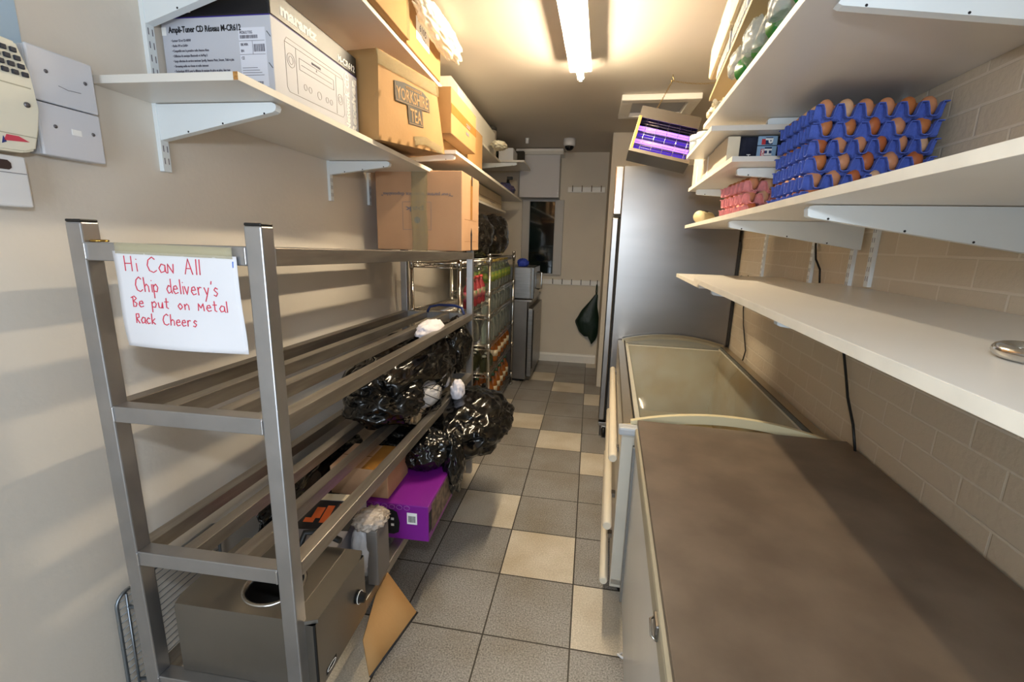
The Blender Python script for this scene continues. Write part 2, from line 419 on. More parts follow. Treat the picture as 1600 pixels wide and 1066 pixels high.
# things on the bottom shelf ------------------------------------------------
BZ = .352
fry = thing('countertop_food_warmer', 'stainless steel countertop food warmer with round opening on the rack bottom shelf', 'food warmer', 'L', .84, -.315, BZ)
FX, FY, FZ = .385, .262, .210
fb = MB()
fb.box(0, FX, 0, FY, 0, FZ - .012)
for f in list(fb.bm.faces):
    if all(v.co.z > FZ - .02 for v in f.verts): fb.bm.faces.remove(f)
fb.build('body', fryer_m, fry)
tpb = MB()
cx, cy, cr = .212, .100, .078
seg = 40; inn = []; out = []
rect = []
for k in range(seg):
    a = 2 * PI * k / seg; dx, dy = math.cos(a), math.sin(a)
    inn.append((cx + cr * dx, cy + cr * dy))
    x0, x1, y0, y1 = -.004, FX + .004, -.004, FY + .004
    s = min((x1 - cx) / dx if dx > 1e-6 else 1e9, (x0 - cx) / dx if dx < -1e-6 else 1e9, (y1 - cy) / dy if dy > 1e-6 else 1e9, (y0 - cy) / dy if dy < -1e-6 else 1e9)
    out.append((cx + s * dx, cy + s * dy))
bmv = tpb.bm
vi = [bmv.verts.new((x, y, FZ)) for x, y in inn]; vo = [bmv.verts.new((x, y, FZ)) for x, y in out]
vi2 = [bmv.verts.new((x, y, FZ - .011)) for x, y in inn]; vo2 = [bmv.verts.new((x, y, FZ - .0105)) for x, y in out]
for k in range(seg):
    j = (k + 1) % seg
    bmv.faces.new((vi[k], vo[k], vo[j], vi[j])); bmv.faces.new((vo[k], vo2[k], vo2[j], vo[j])); bmv.faces.new((vi[k], vi[j], vi2[j], vi2[k]))
tpl = tpb.build('top_plate', fryer_m, fry)
MB().lathe([(cr + .002, FZ - .004), (cr + .002, FZ + .003), (cr - .006, FZ + .003), (cr - .008, FZ - .011)], 40, (cx, cy, 0), cap=False).build('rim', mat('pale_steel_rim', '#c9c6c2', .25, 1.), tpl)
MB().lathe([(cr - .008, FZ - .0108), (cr - .010, .03), (.0, .028)], 40, (cx, cy, 0), cap=False).build('well', mat('dark_well', '#15110e', .6), tpl)
MB().box(FX - .060, FX - .057, 0.0, FY, FZ, FZ + .002).build('seam', steel_d, tpl)
kb = MB().lathe([(.019, 0), (.019, .008), (.015, .01), (.013, .024), (0, .025)], 24, (FX, FY - .05, FZ * .46), 'x').build('knob', black_pl, fry)
MB().lathe([(.0195, .0078), (.0195, .0088), (.0175, .0088)], 24, (FX, FY - .05, FZ * .46), 'x').build('pointer_ring', white_print, kb)
hd = MB().tube([(.19, FY - .02, FZ + .001), (.19, FY + .015, FZ + .03), (.24, FY + .02, FZ + .036), (.31, FY + .005, FZ + .024)], [.009, .010, .010, .009], 10)
hd.build('handle', black_pl, fry)
bd = MB(); bd.box(FX, FX + .0006, .035, .085, .012, .03)
bdg = bd.build('badge', ink, fry)
MB().tube([(FX + .0008, .06 + .021 * math.cos(a), .021 + .0065 * math.sin(a)) for a in [k * PI / 10 for k in range(20)]], .0008, 4, True).build('badge_outline', white_print, fry)
MB().box(FX - .004, FX + .001, -.001, .004, 0, FZ - .012).build('corner_strip', dark_gap, fry)

# wire oven grid leaning on the wall
grid = thing('wire_oven_grid', 'grey wire oven grid with looped handle leaning on the wall behind the rack', 'wire grid', 'L', .83, -.475, .10)
gr = MB()
GW, GH = .34, .455
def lean(y, z): return (-.012 + .012 * (z / GH), y, z)
cor = []
for cyy, czz, a0 in ((GW - .03, GH - .03, 0), (.03, GH - .03, PI / 2), (.03, .03, PI), (GW - .03, .03, 1.5 * PI)):
    for k in range(6):
        a = a0 + k * PI / 10; cor.append(lean(cyy + .03 * math.cos(a), czz + .03 * math.sin(a)))
zinc = mat('zinc_wire', '#8f979f', .35, .9)
gr.tube(cor, .0045, 8, True); gr.build('rim', zinc, grid)
g2 = MB()
for k in range(1, 22):
    g2.tube([lean(.006, GH * k / 22), lean(GW - .006, GH * k / 22)], .0012, 6)
g2.build('wires', zinc, grid)
g3 = MB()
for y in (.024, GW - .05):
    g3.tube([tuple(a + b for a, b in zip(lean(y, zz), (.004, 0, 0))) for zz in (.005, GH - .005)], .0032, 6)
g3.build('cross_bar', zinc, grid)
g4 = MB().tube([(.004, .026, GH - .045), (.030, .028, GH - .05), (.046, .028, GH - .07), (.042, .028, .2), (.028, .028, .178), (-.006, .026, .172)], .0046, 8)
g4.build('handle', zinc, grid)

# cardboard flap sticking out towards the aisle
flap = thing('cardboard_flap', 'loose folded piece of brown cardboard poking out beside the food warmer', 'cardboard', 'L', 1.12, .04, .0)
def fpt(t, n, z): return (n - .04, t - 1.12, z)
fm = MB().grid(4, 2, lambda u, v: tuple(Vector(fpt(1.06, .076, .290)).lerp(Vector(fpt(1.335, .022, .318)), u).lerp(Vector(fpt(1.02, .112, .205)).lerp(Vector(fpt(1.215, .188, .263)), u), v)), True)
fm.build('panel', card_o, flap, .005)
fe = MB().tube([fpt(1.02, .1135, .204), fpt(1.217, .190, .262)], .0042, 6); fe.build('printed_edge', ink, flap)

# printed carton lying tilted + plastic wrapped pack
pc = thing('printed_carton', 'tilted carton with an orange on black printed top lying behind the food warmer', 'carton', 'L', 1.135, -.235, BZ, .10)
MB().hexa([(0, 0, .0), (.19, 0, .0), (.19, .26, .0), (0, .26, .0), (0, 0, .15), (.19, .0, .15), (.19, .26, .195), (0, .26, .195)]).build('body', mat('grey_carton', '#8d8b92', .6), pc)
def ontop(x0, x1, y0, y1, e=.001):
    zt = lambda y: .15 + .045 * y / .26 + e
    return [(x0, y0, zt(y0) - .001), (x1, y0, zt(y0) - .001), (x1, y1, zt(y1) - .001), (x0, y1, zt(y1) - .001), (x0, y0, zt(y0)), (x1, y0, zt(y0)), (x1, y1, zt(y1)), (x0, y1, zt(y1))]
pn = MB().hexa(ontop(.0, .19, .09, .225)).build('printed_panel', ink, pc)
oc = mat('orange_print', '#d9622a', .55)
op = MB()
for a in ((.02, .055, .12, .14), (.04, .07, .14, .19), (.075, .10, .12, .20), (.115, .125, .12, .21), (.125, .17, .12, .135), (.125, .17, .195, .21), (.14, .155, .135, .17)):
    op.hexa(ontop(*a, e=.0018))
op.build('orange_lettering', oc, pc)
MB().hexa(ontop(.0, .19, .228, .26, .0012)).build('pale_flap', card_pale, pc)
MB().box(-.0008, .19, -.001, .0, .10, .148).build('dark_band', mat('slate_print', '#3a3a41', .6), pc)
wp = thing('plastic_wrapped_pack', 'grey box in crumpled clear plastic wrap standing beside the food warmer', 'wrapped pack', 'L', 1.215, -.03, BZ - .01, .03)
MB().box(.050, .088, .0, .10, 0, .205, .004).build('side_panel', mat('grey_board', '#6f6a66', .6), wp)
MB().blob((.028, .05, .11), (.046, .065, .10), 4, .10, 3, 5, floor=.004).build('plastic_wrap', mat('cloudy_plastic', '#c6c6cb', .25, bump=.4, bscale=30), wp)
cr_ = MB().blob((.045, .06, .212), (.052, .062, .020), 4, .3, 5, 11); cr_.build('crumpled_top', mat('crumpled_film', '#b3a69a', .3, var=.4, vscale=30, bump=.5, bscale=60), wp)

# purple carton + brown box
pu = thing('purple_carton', 'long bright purple carton on the bottom of the rack with a barcode sticker', 'carton', 'L', 1.475, -.20, .335)
PX, PYY, PZ = .345, .46, .150
MB().box(0, PX, 0, PYY, 0, PZ, .003).build('body', purple, pu)
MB().box(PX - .085, PX - .045, -.0012, 0, .07, .118).build('barcode_sticker', white_print, pu)
bc = MB()
random.seed(3)
x = PX - .08
while x < PX - .052:
    wv = random.choice((.0008, .0014, .002)); bc.box(x, x + wv, -.0018, -.001, .078, .105); x += wv + random.choice((.0009, .0016))
bc.build('barcode', ink, pu)
fl = MB().prism([(.14, .03), (.155, .02), (.205, .02), (.225, .03), (.23, .07), (.22, .115), (.20, .125), (.16, .125), (.14, .115)], 'y', -.0014, 0.0).build('black_label', ink, pu)
MB().box(.195, .207, -.002, -.001, .08, .09).box(.195, .207, -.002, -.001, .055, .065).build('white_print', white_print, pu)
orn = MB()
for k in range(9): orn.tube([(.02 + .03 * k + .012 * math.cos(a), -.001, .137 + .009 * math.sin(a)) for a in [i * PI / 4 for i in range(8)]], .0012, 4, True)
orn.build('ornament_print', mat('lilac_print', '#a765b5', .5), pu)
MB().box(PX, PX + .001, .04, .42, .02, PZ - .012).build('side_window', mat('mottled_print', '#7c6a5c', .5, var=.5, vscale=40, col2='#40342e'), pu)
MB().box(PX, PX + .0012, .008, .035, .035, .12).build('black_print', ink, pu)
bb = thing('brown_box', 'small plain brown cardboard box lying on top of the purple carton', 'box', 'L', 1.50, -.262, .486)
MB().box(0, .238, 0, .21, 0, .118, .003).build('body', card_p, bb)
MB().box(.0, .238, .10, .104, .1178, .1186).build('flap_seam', card_dark, bb)
MB().box(.130, .238, .0, .21, .1178, .1188).build('tape', tape_b, bb)

# bin bags
def bag(label, t, n, z, rad, seed, amp=.16, freq=2.4, floor=None, extra=()):
    o = thing('bin_bag', label, 'bin bag', 'L', t, n, z, 0, 'black bin bags stuffed on the rack')
    m = MB().blob((0, 0, 0), rad, 6, amp, freq, seed, floor=floor, fine=.055)
    for c, r_, sd in extra: m.blob(c, r_, 5, amp * 1.2, freq * 1.2, sd, fine=.06)
    m.build('sack', bag_black, o); return o
b1 = bag('big black bin bag slumped on the third shelf of the rack', 2.12, -.16, .845, (.205, .47, .165), 1, floor=-.155, extra=(((.14, .33, .04), (.09, .13, .15), 21), ((.02, -.36, -.05), (.16, .16, .10), 22)))
MB().blob((.135, -.18, -.070), (.075, .12, .062), 4, .08, 3, 31).build('white_filling', mat('white_filling', '#c8c6c8', .5), b1)
net = MB()
for k in range(16):
    a = k * .7; net.tube([(.138 + .079 * math.sin(b) * math.cos(.25 * math.sin(a + b)), -.18 + .122 * math.cos(b) * math.cos(a * .35), -.070 + .064 * math.sin(b + a)) for b in [q * PI / 8 for q in range(5)]], .0018, 4)
net.build('black_net', bag_black, b1)
bag('shiny black bin bag bulging out of the bottom of the rack into the aisle', 2.20, .115, .545, (.215, .34, .150), 2, floor=-.20, extra=(((.10, .10, -.02), (.13, .22, .11), 23),))
bag('black bin bag draped over the purple carton around the brown box', 1.80, .035, .565, (.115, .13, .085), 3, extra=(((.115, .02, -.07), (.045, .075, .135), 24), ((-.12, .06, -.01), (.13, .10, .07), 25)))
bag('flat black bin bag tucked behind the brown box at the wall', 1.56, -.345, .50, (.075, .34, .11), 6)
def tissue(label, t, n, z, rad, seed):
    tag(put(MB().blob((0, 0, 0), rad, 4, .2, 3, seed).build('crumpled_tissue', tissue_m), 'L', t, n, z), label, 'paper', 'crumpled white paper')
tissue('round ball of crumpled white paper at the front edge of the third shelf', 2.17, .075, .718, (.034, .045, .058), 41)
tissue('long twist of crumpled white paper poking up through the second shelf slats', 2.05, -.03, 1.06, (.05, .14, .04), 42)
bh = tag(MB().tube([(-.10, .02, .0), (-.09, .04, .03), (-.04, .05, .042), (.06, .05, .042), (.11, .03, .03), (.13, .0, .0)], .008, 8).build('blue_rod', mat('navy_plastic', '#1e2f63', .4)),
         'curved dark blue plastic rod lying at the far end of the second shelf', 'rod')
put(bh, 'L', 2.56, -.12, 1.055)

# box on top of rack
bx = thing('cardboard_box', 'large brown cardboard box with upside-down print standing on top of the rack', 'box', 'L', 2.35, -.415, 1.423)
BX, BY, BH = .465, .40, .402
MB().box(0, BX, 0, BY, 0, BH, .004).build('body', card_p, bx)
UP = (PI / 2, PI, 0)   # upside-down lettering facing the doorway
text('"Your partner in service disposables"', ink_soft, bx, (BX * .90, -.0008, .292), UP, .024, .385, .0002)
fr_ = MB()
for a in ((.145, .30, .105, .1065), (.145, .30, .2455, .247), (.145, .1465, .105, .247), (.2985, .30, .105, .247)): fr_.box(a[0], a[1], -.0008, 0, a[2], a[3])
fr_.build('printed_frame', ink_soft, bx)
text('pak', ink_soft, bx, (.262, -.0008, .222), UP, .036, .10, .0006)
MB().prism([(.224 + .017 * math.cos(k * PI / 10), .155 + .017 * math.sin(k * PI / 10)) for k in range(20)], 'y', -.0009, 0).build('printed_dot', mat('blue_print', '#5a6f98', .6), bx)
MB().grid(6, 40, lambda u, v: (.195 + u * .085 + .003 * math.sin(v * 9), -.0035 - .0022 * math.sin(u * 12 + 1) - .0012 * math.sin(v * 70 + u * 9), -.004 + v * (BH + .006))).build('tape', tape_c, bx, .0004)
MB().box(BX, BX + .001, .185, .235, .17, BH - .02).build('side_tape', tape_b, bx)
sk = MB(); sk.box(BX, BX + .0012, .196, .226, .0, .085).prism([(.19, .085), (.211, .125), (.232, .085)], 'x', BX, BX + .0012)
sk.build('arrow_print', ink, bx)
MB().box(BX, BX + .002, .205, .228, BH - .05, BH + .001).build('torn_slot', ink, bx)
hl = MB(); hl.box(BX, BX + .0008, .06, .33, .165, .167).box(BX, BX + .0008, .06, .33, .05, .0515); hl.build('fold_line', card_dark, bx)

# ================================================================== LEFT SHELVING
def upright(fr, t, wall_n, z0, z1, label, side=1):
    o = thing('shelf_upright', label, 'shelf upright', fr, t, wall_n, z0, 0, 'slotted shelf uprights')
    m = MB(); a, b = (0, .013) if side > 0 else (-.013, 0)
    m.box(a, b, -.013, .013, 0, z1 - z0, .001); m.build('channel', white_steel, o)
    s = MB(); z = .02
    while z < z1 - z0 - .02:
        for y in (-.006, .006):
            f = b if side > 0 else a
            s.box(f - .0004, f + .0004, y - .0013, y + .0013, z, z + .016)
        z += .032
    s.build('slots', ink_soft, o); return o
def bracket(fr, t, wall_n, zt, length, label, side=1, root=.092, tip=.026):
    o = thing('shelf_bracket', label, 'shelf bracket', fr, t, wall_n, zt, 0, 'tapered steel shelf brackets')
    s = side; x0 = .013 * s; x1 = length * s
    poly = [(x0, -.002), (x1 - .012 * s, -.002), (x1 - .003 * s, -.006), (x1, -.013), (x1 - .004 * s, -tip + .004), (x1 - .012 * s, -tip), (x0 + .004 * s, -root), (x0, -root)]
    m = MB().prism(poly, 'y', -.011, .011); o2 = m.build('arm', white_steel, o)
    h = MB()
    for k in (.25, .55, .9):
        X = x0 + (x1 - x0) * k; Z = -root + (root - tip) * k + .004
        h.tube([(X, -.0115, Z), (X, -.0108, Z)], .0026, 8)
    h.build('screw_hole', ink, o2); return o
def board(fr, t0, t1, n0, n1, z0, th, label, edge=1, m=None, endchip=False):
    o = thing('shelf_board', label, 'shelf', fr, t0, n0, z0)
    MB().box(0, n1 - n0, 0, t1 - t0, 0, th, .0008).build('panel', m or melamine, o)
    e = MB()
    if edge > 0: e.box(n1 - n0, n1 - n0 + .0012, 0, t1 - t0, .0004, th - .0004)
    else: e.box(-.0012, 0, 0, t1 - t0, .0004, th - .0004)
    e.build('edging', melamine_edge, o)
    if endchip: MB().box(n1 - n0 - .010, n1 - n0 + .0013, -.0008, 0, .0004, th - .0004).build('chipped_corner', chipboard, o)
    return o
board('L', 1.0, 2.39, WL + .001, -.12, 1.818, .018, 'white wall shelf board carrying the audio receiver carton', endchip=True)
board('L', 1.24, 2.72, WL + .001, -.115, 2.263, .018, 'highest left white shelf board carrying big brown cartons near the ceiling')
board('L', 2.41, 5.22, WL + .001, .0, 1.916, .018, 'long white left shelf board beyond the tea box running to the back corner')
board('L', 2.80, 4.45, WL + .001, -.12, 2.20, .018, 'white shelf board under the long white box high on the left')
board('L', 4.70, 5.28, WL + .001, .075, 2.25, .018, 'short deep white shelf board in the far left corner near the ceiling')
board('L', 3.30, 4.84, WL + .001, -.12, 1.767, .018, 'white shelf board under the pale flat carton on the left wall')
for t, z0, lab in ((1.168, 1.645, 'white slotted upright nearest the doorway on the left wall'), (2.04, 1.643, 'white slotted upright on the left wall under the middle of the receiver shelf'),
                   (2.44, 1.655, 'white slotted upright on the left wall beside the box on the rack'), (4.74, 1.80, 'white slotted upright in the far left corner')):
    upright('L', t, WL, z0, 2.44, lab)
bracket('L', 1.168, WL, 1.818, .362, 'white tapered bracket under the near end of the receiver shelf')
bracket('L', 2.04, WL, 1.818, .30, 'white tapered bracket under the far part of the receiver shelf', root=.06)
bracket('L', 1.168, WL, 2.142, .40, 'white tapered bracket just above the receiver carton', root=.132)
board('L', .45, 1.205, WL + .001, -.09, 2.142, .018, 'white shelf board nearest the doorway above the receiver carton')
bracket('L', 2.44, WL, 1.916, .49, 'white bracket with rounded tip just beyond the tea box', root=.05)
bracket('L', 4.74, WL, 2.25, .50, 'white bracket under the short far corner shelf', root=.07)

# audio receiver carton
mz = thing('receiver_carton', 'white and black printed audio receiver carton on the left shelf', 'carton', 'L', 1.212, -.495, 1.8365)
MX, MY, MZ_ = .322, .478, .272; BL = .207
MB().box(0, MX, 0, MY, 0, BL, .002).build('body', carton_white, mz)
MB().box(-.0005, MX + .0005, -.0005, MY + .0005, BL, MZ_, .004).build('black_top', carton_black, mz)
MB().box(-.0002, MX + .0003, -.0008, MY + .0003, BL - .0025, BL).build('violet_line', mat('violet_print', '#3b2f86', .5), mz)
text('Ampli-Tuner CD Réseau M-CR612', ink, mz, (.022, -.0006, BL - .036), NEAR, .021, .215, .0004)
for k, s_ in enumerate(('• Lecteur CD et CD-R/RW', '• Radio FM et DAB+', '• Compatible avec la première radio Amazon Alexa', '• Diffusion de musique Bluetooth et AirPlay 2', '• Large sélection de services musicaux Spotify, Amazon Music, Deezer, Tidal et plus',
                        '• Streaming audio en réseau et radio internet', '• Technologie HEOS pour la diffusion de musique de pièce en pièce, dans tout', "• Contrôle commandé via l'application HEOS ou la télécommande", '• Entrées optiques pour connecter vos télévisions et autres sources')):
    text(s_, ink_soft, mz, (.026, -.0006, BL - .058 - .0125 * k), NEAR, .0085, len(s_) * .00205 + .012)
text('marantz', white_print, mz, (.004, -.0011, BL + .012), NEAR, .034, .09, .0016)
MB().box(.001, .014, -.0008, 0, BL - .042, BL - .022).build('white_sticker', white_print, mz)
lb = MB().box(.228, .305, -.0006, 0, .035, BL - .030).build('shipping_label', mat('label_paper', '#d9dbe6', .6), mz)
text('MCR612 T1SG', ink_soft, mz, (.232, -.0010, BL - .045), NEAR, .010, .036)
text('SILVER', ink_soft, mz, (.232, -.0010, BL - .073), NEAR, .008, .022, .0002)
text('EN', ink_soft, mz, (.232, -.0010, BL - .088), NEAR, .008, .008, .0002)
text('CE', ink_soft, mz, (.232, -.0010, BL - .106), NEAR, .010, .008)
bcm = MB(); random.seed(5)
for (xa, xb, za, zb) in ((.232, .282, BL - .056, BL - .048), (.269, .30, BL - .088, BL - .070), (.232, .29, .040, .047)):
    x = xa
    while x < xb: wv = random.choice((.0007, .0012, .0018)); bcm.box(x, x + wv, -.0012, -.0005, za, zb); x += wv + random.choice((.0007, .0012))
for q in range(4): bcm.box(.232, .294 - .006 * q, -.0011, -.0005, .062 + .006 * q, .0632 + .006 * q)
for a in ((.228, .302, BL - .062, BL - .0612), (.228, .302, BL - .0945, BL - .0937), (.266, .2668, BL - .0945, BL - .062)): bcm.box(a[0], a[1], -.0011, -.0005, a[2], a[3])
bcm.build('barcode', ink_soft, mz)
st = MB()
for zz in (.02, .085, .16, .235): st.tube([(MX - .012, -.001, zz + .007), (MX - .002, -.001, zz - .006)], .0009, 4)
st.build('staple', ink, mz)
text('marantz', white_print, mz, (MX + .0008, .045, BL + .018), AISLE, .04, .175, .0018)
text('M-CR612', white_print, mz, (MX + .0008, .345, BL + .012), AISLE, .028, .115, .0006)
VERT = Matrix(((0, -1), (1, 0)))
def vtext(body, m, parent, x, y, z, h, width, bold):   # letters running upwards on the aisle face
    o = text(body, m, parent, (x, y, z), (0, 0, 0), h, width, bold)
    o.matrix_local = Matrix.Translation((x, y, z)) @ Matrix(((0, 0, 1, 0), (0, -1, 0, 0), (1, 0, 0, 0), (0, 0, 0, 1)))
    return o
vtext('Network CD', white_print, mz, MX + .0006, .412, .012, .040, .185, .0014)
vtext('Receiver', white_print, mz, MX + .0006, .460, .012, .046, .175, .0018)
MB().box(MX, MX + .0006, .452, .472, BL - .028, BL - .012).build('white_square', white_print, mz)
gl = mat('grey_line_print', '#8f8c88', .6)
ol = MB()
def lp(pts, r=.0006, closed=False): ol.tube([(MX + .0003, y, z) for y, z in pts], r, 4, closed)
lp([(.055, .165), (.065, .178), (.36, .178), (.375, .168), (.375, .058), (.365, .048), (.065, .04), (.055, .05)], closed=True)
lp([(.055, .165), (.375, .168)]); lp([(.105, .165), (.105, .046)]); lp([(.325, .166), (.325, .05)])
lp([(.12, .145), (.31, .147)]); lp([(.12, .115), (.31, .117)]); lp([(.12, .145), (.12, .115)]); lp([(.31, .147), (.31, .117)]); lp([(.13, .13), (.30, .132)])
for cy_, cz, rr in ((.08, .125, .018), (.08, .125, .010), (.35, .10, .016), (.35, .10, .009), (.145, .075, .008), (.17, .075, .008), (.22, .074, .011), (.265, .074, .008), (.29, .074, .008)):
    lp([(cy_ + rr * math.cos(a), cz + rr * math.sin(a)) for a in [q * PI / 10 for q in range(20)]], closed=True)
ol.build('line_drawing', gl, mz)
text('marantz', ink_soft, mz, (MX + .0006, .185, .152), AISLE, .010, .05, .0005)
MB().prism([(.207, .138), (.213, .138), (.21, .144)], 'x', MX, MX + .0006).build('caution_mark', ink_soft, mz)

# tea box (battered, tilted, overhanging the shelf)
yt = thing('tea_box', 'battered brown cardboard tea box hanging over the edge of the left shelf', 'box', 'L', 1.70, -.46, 1.8365)
def yp(n, t, z): return (n + .46, t - 1.70, z - 1.8365)
C8 = [yp(-.45, 1.73, 1.838), yp(-.10, 1.70, 1.838), yp(-.005, 2.23, 1.882), yp(-.40, 2.26, 1.852), yp(-.44, 1.735, 2.14), yp(-.10, 1.715, 2.15), yp(-.02, 2.14, 2.165), yp(-.40, 2.22, 2.15)]
def facegrid(mb, a, b, c, d, amp, seed, nu=16, nv=10):
    A, B, Cc, D = map(Vector, (a, b, c, d)); nrm = (B - A).cross(D - A).normalized()
    def f(u, v):
        p = A.lerp(B, u).lerp(D.lerp(Cc, u), v)
        e = min(u, 1 - u, v, 1 - v) * 4; e = min(1, max(0, e))
        return tuple(p + nrm * amp * e * (mnoise.noise(Vector((u * 3, v * 3, seed))) + .4))
    mb.grid(nu, nv, f)
yb_ = MB()
a0, a1, a2, a3, b0, b1_, b2, b3 = C8
facegrid(yb_, a0, a1, b1_, b0, .004, 1); facegrid(yb_, a1, a2, b2, b1_, .004, 2, 24, 14); facegrid(yb_, a2, a3, b3, b2, .006, 3); facegrid(yb_, a3, a0, b0, b3, .004, 4)
facegrid(yb_, b0, b1_, b2, b3, .006, 5); facegrid(yb_, a0, a3, a2, a1, .004, 6)
bmesh.ops.remove_doubles(yb_.bm, verts=yb_.bm.verts[:], dist=.0006)
yb_.build('body', card_o, yt)
# print on the aisle face: plane spanned by a1->a2 and a1->b1
A1, A2, B1, B2 = Vector(a1), Vector(a2), Vector(b1_), Vector(b2)
U = (A2 - A1).normalized(); V = (B1 - A1).normalized(); Nn = U.cross(V).normalized(); V = Nn.cross(U).normalized()
FM = Matrix((U, V, Nn)).transposed().to_4x4()
def onface(u, v, lift=.012, rot=0.): return Matrix.Translation(A1 + U * u + V * v + Nn * lift) @ FM @ Matrix.Rotation(rot, 4, 'Z')
lbm = MB(); tilt = .03
lbm.prism([(.125, .155), (.40, .155), (.40, .205), (.345, .228), (.20, .232), (.125, .225)], 'z', 0, .0008)
lbm.prism([(.215, .085), (.335, .085), (.335, .156), (.215, .156)], 'z', 0, .0008)
lo = lbm.build('logo_panel', ink_brown, yt); lo.matrix_local = onface(0, 0, .0050)
ln = MB()
for a in ((.13, .395, .159, .1605), (.22, .33, .089, .0905), (.13, .1315, .159, .221), (.3935, .395, .159, .203), (.22, .2215, .089, .155), (.3285, .33, .089, .155)): ln.box(a[0], a[1], a[2], a[3], .0, .0012)
lno = ln.build('logo_outline', card_o, yt); lno.matrix_local = onface(0, 0, .0050)
for body, u, v, h, wd in (('YORKSHIRE', .137, .166, .062, .25), ('TEA', .232, .096, .072, .09)):
    o = text(body, card_o, yt, (0, 0, 0), (0, 0, 0), h, wd, .0007, ext=.0012); o.matrix_local = onface(u, v, .0054)
o = text('TAYLORS OF HARROGATE', card_o, yt, (0, 0, 0), (0, 0, 0), .014, .13, .0003, ext=.0012); o.matrix_local = onface(.205, .214, .0054)
tpm = MB().grid(14, 4, lambda u, v: (.02 + u * .47, .255 + v * .05 - .02 * u, .0035 + .003 * math.sin(u * 25 + v * 4)))
to = tpm.build('clear_tape', tape_c, yt, .0003); to.matrix_local = onface(0, 0, .003)
tpm = MB().grid(10, 4, lambda u, v: (.25 + u * .26, .006 + v * .035 + .01 * math.sin(u * 5), .003 + .003 * math.sin(u * 21 + v * 5)))
to = tpm.build('clear_tape', tape_c, yt, .0003); to.matrix_local = onface(0, 0, .003)
ps = MB().prism([(.0, .0), (.055, .0), (.06, .15), (.0, .16)], 'z', 0, .0006)

# cartons further along
def carton(label, t, n0, n1, t1, z0, z1, m, rot=0., group='brown cartons on the left shelves', name='cardboard_carton'):
    o = thing(name, label, 'box', 'L', t, n0, z0, rot, group)
    MB().box(0, n1 - n0, 0, t1 - t, 0, z1 - z0, .003).build('body', m, o)
    return o
c1 = carton('brown carton with split corner tape on the highest left shelf', 1.32, -.47, -.085, 2.0, 2.2825, 2.50, card_o)
MB().box(.384, .386, .655, .681, .0, .21).build('corner_tape', tape_c, c1)
c2 = carton('brown carton with white shipping label on the highest left shelf', 2.02, -.47, -.105, 2.50, 2.2825, 2.495, card_o)
MB().box(.3652, .3662, .12, .30, .065, .155).build('shipping_label', white_print, c2)
text('6105', ink_soft, c2, (.3666, .16, .11), AISLE, .04, .09)
text('6126', ink_soft, c2, (.3666, .18, .075), AISLE, .03, .07)
pb = tag(MB().blob((0, 0, 0), (.05, .30, .055), 5, .25, 4, 51).build('clear_plastic_bag', mat('milky_polythene', '#efe6d2', .25, alpha=.75, bump=.6, bscale=30)), 'crumpled clear plastic bag spilling from the cartons under the ceiling', 'plastic bag')
put(pb, 'L', 2.32, -.045, 2.435)
c3 = carton('brown carton with a tape strip overhanging the far left shelf', 2.33, -.42, .0, 2.88, 1.996, 2.21, card_o)
MB().box(.4202, .4212, .0, .55, .095, .14).build('tape_strip', tape_b, c3)
MB().box(.4213, .4219, .30, .40, .112, .118).box(.4213, .4219, .31, .39, .101, .107).build('print_lines', ink_soft, c3); MB().box(.4202, .4214, .30, .37, .06, .075).build('print_mark', ink_soft, c3)
carton('flat brown carton lying under the taped carton', 2.46, -.45, -.075, 2.87, 1.9345, 1.9955, card_o)
carton('brown carton standing behind the taped carton at the far left shelf', 2.90, -.45, -.055, 3.33, 1.9345, 2.197, card_o)
wr = thing('white_long_box', 'long white ribbed box high on the left shelf under the ceiling', 'box', 'L', 2.90, -.40, 2.2185)
MB().prism([(0, 0), (.28, 0), (.28, .17), (.24, .225), (.05, .225), (0, .2)], 'y', 0, 1.25).build('body', mat('white_ribbed_plastic', '#d8d3c6', .6, bump=.5, bscale=20, stretch=(1, 12, .4)), wr)
tag(put(MB().blob((0, 0, 0), (.06, .12, .028), 4, .3, 5, 61).build('crumpled_cloth', mat('cream_cloth', '#cfc7ae', .85, bump=.4, bscale=40)), 'L', 3.9, -.035, 2.245), 'crumpled cream cloth under the far end of the long white box', 'cloth')
cn = thing('lidded_canister', 'pale cylindrical canister with dark lid behind the long white box', 'canister', 'L', 4.33, -.2, 2.2185)
MB().lathe([(.058, 0), (.06, .01), (.06, .235)], 24).build('body', mat('canister_grey', '#b5ab9c', .5), cn)
MB().lathe([(.063, .235), (.063, .262), (.058, .268), (0, .268)], 24).build('lid', mat('canister_lid', '#3c3a37', .5), cn)
fc = thing('pale_flat_carton', 'pale flat carton with small print on the far left shelf', 'carton', 'L', 3.42, -.45, 1.7855)
MB().box(0, .33, 0, 1.14, 0, .122, .003).build('body', card_pale, fc)
MB().box(.3302, .3310, 0.0, 1.14, .045, .047).build('lid_seam', card_dark, fc)
MB().box(.3302, .3310, .55, .78, .028, .033).box(.3302, .3310, .6, .72, .016, .019).build('print_lines', ink_soft, fc)
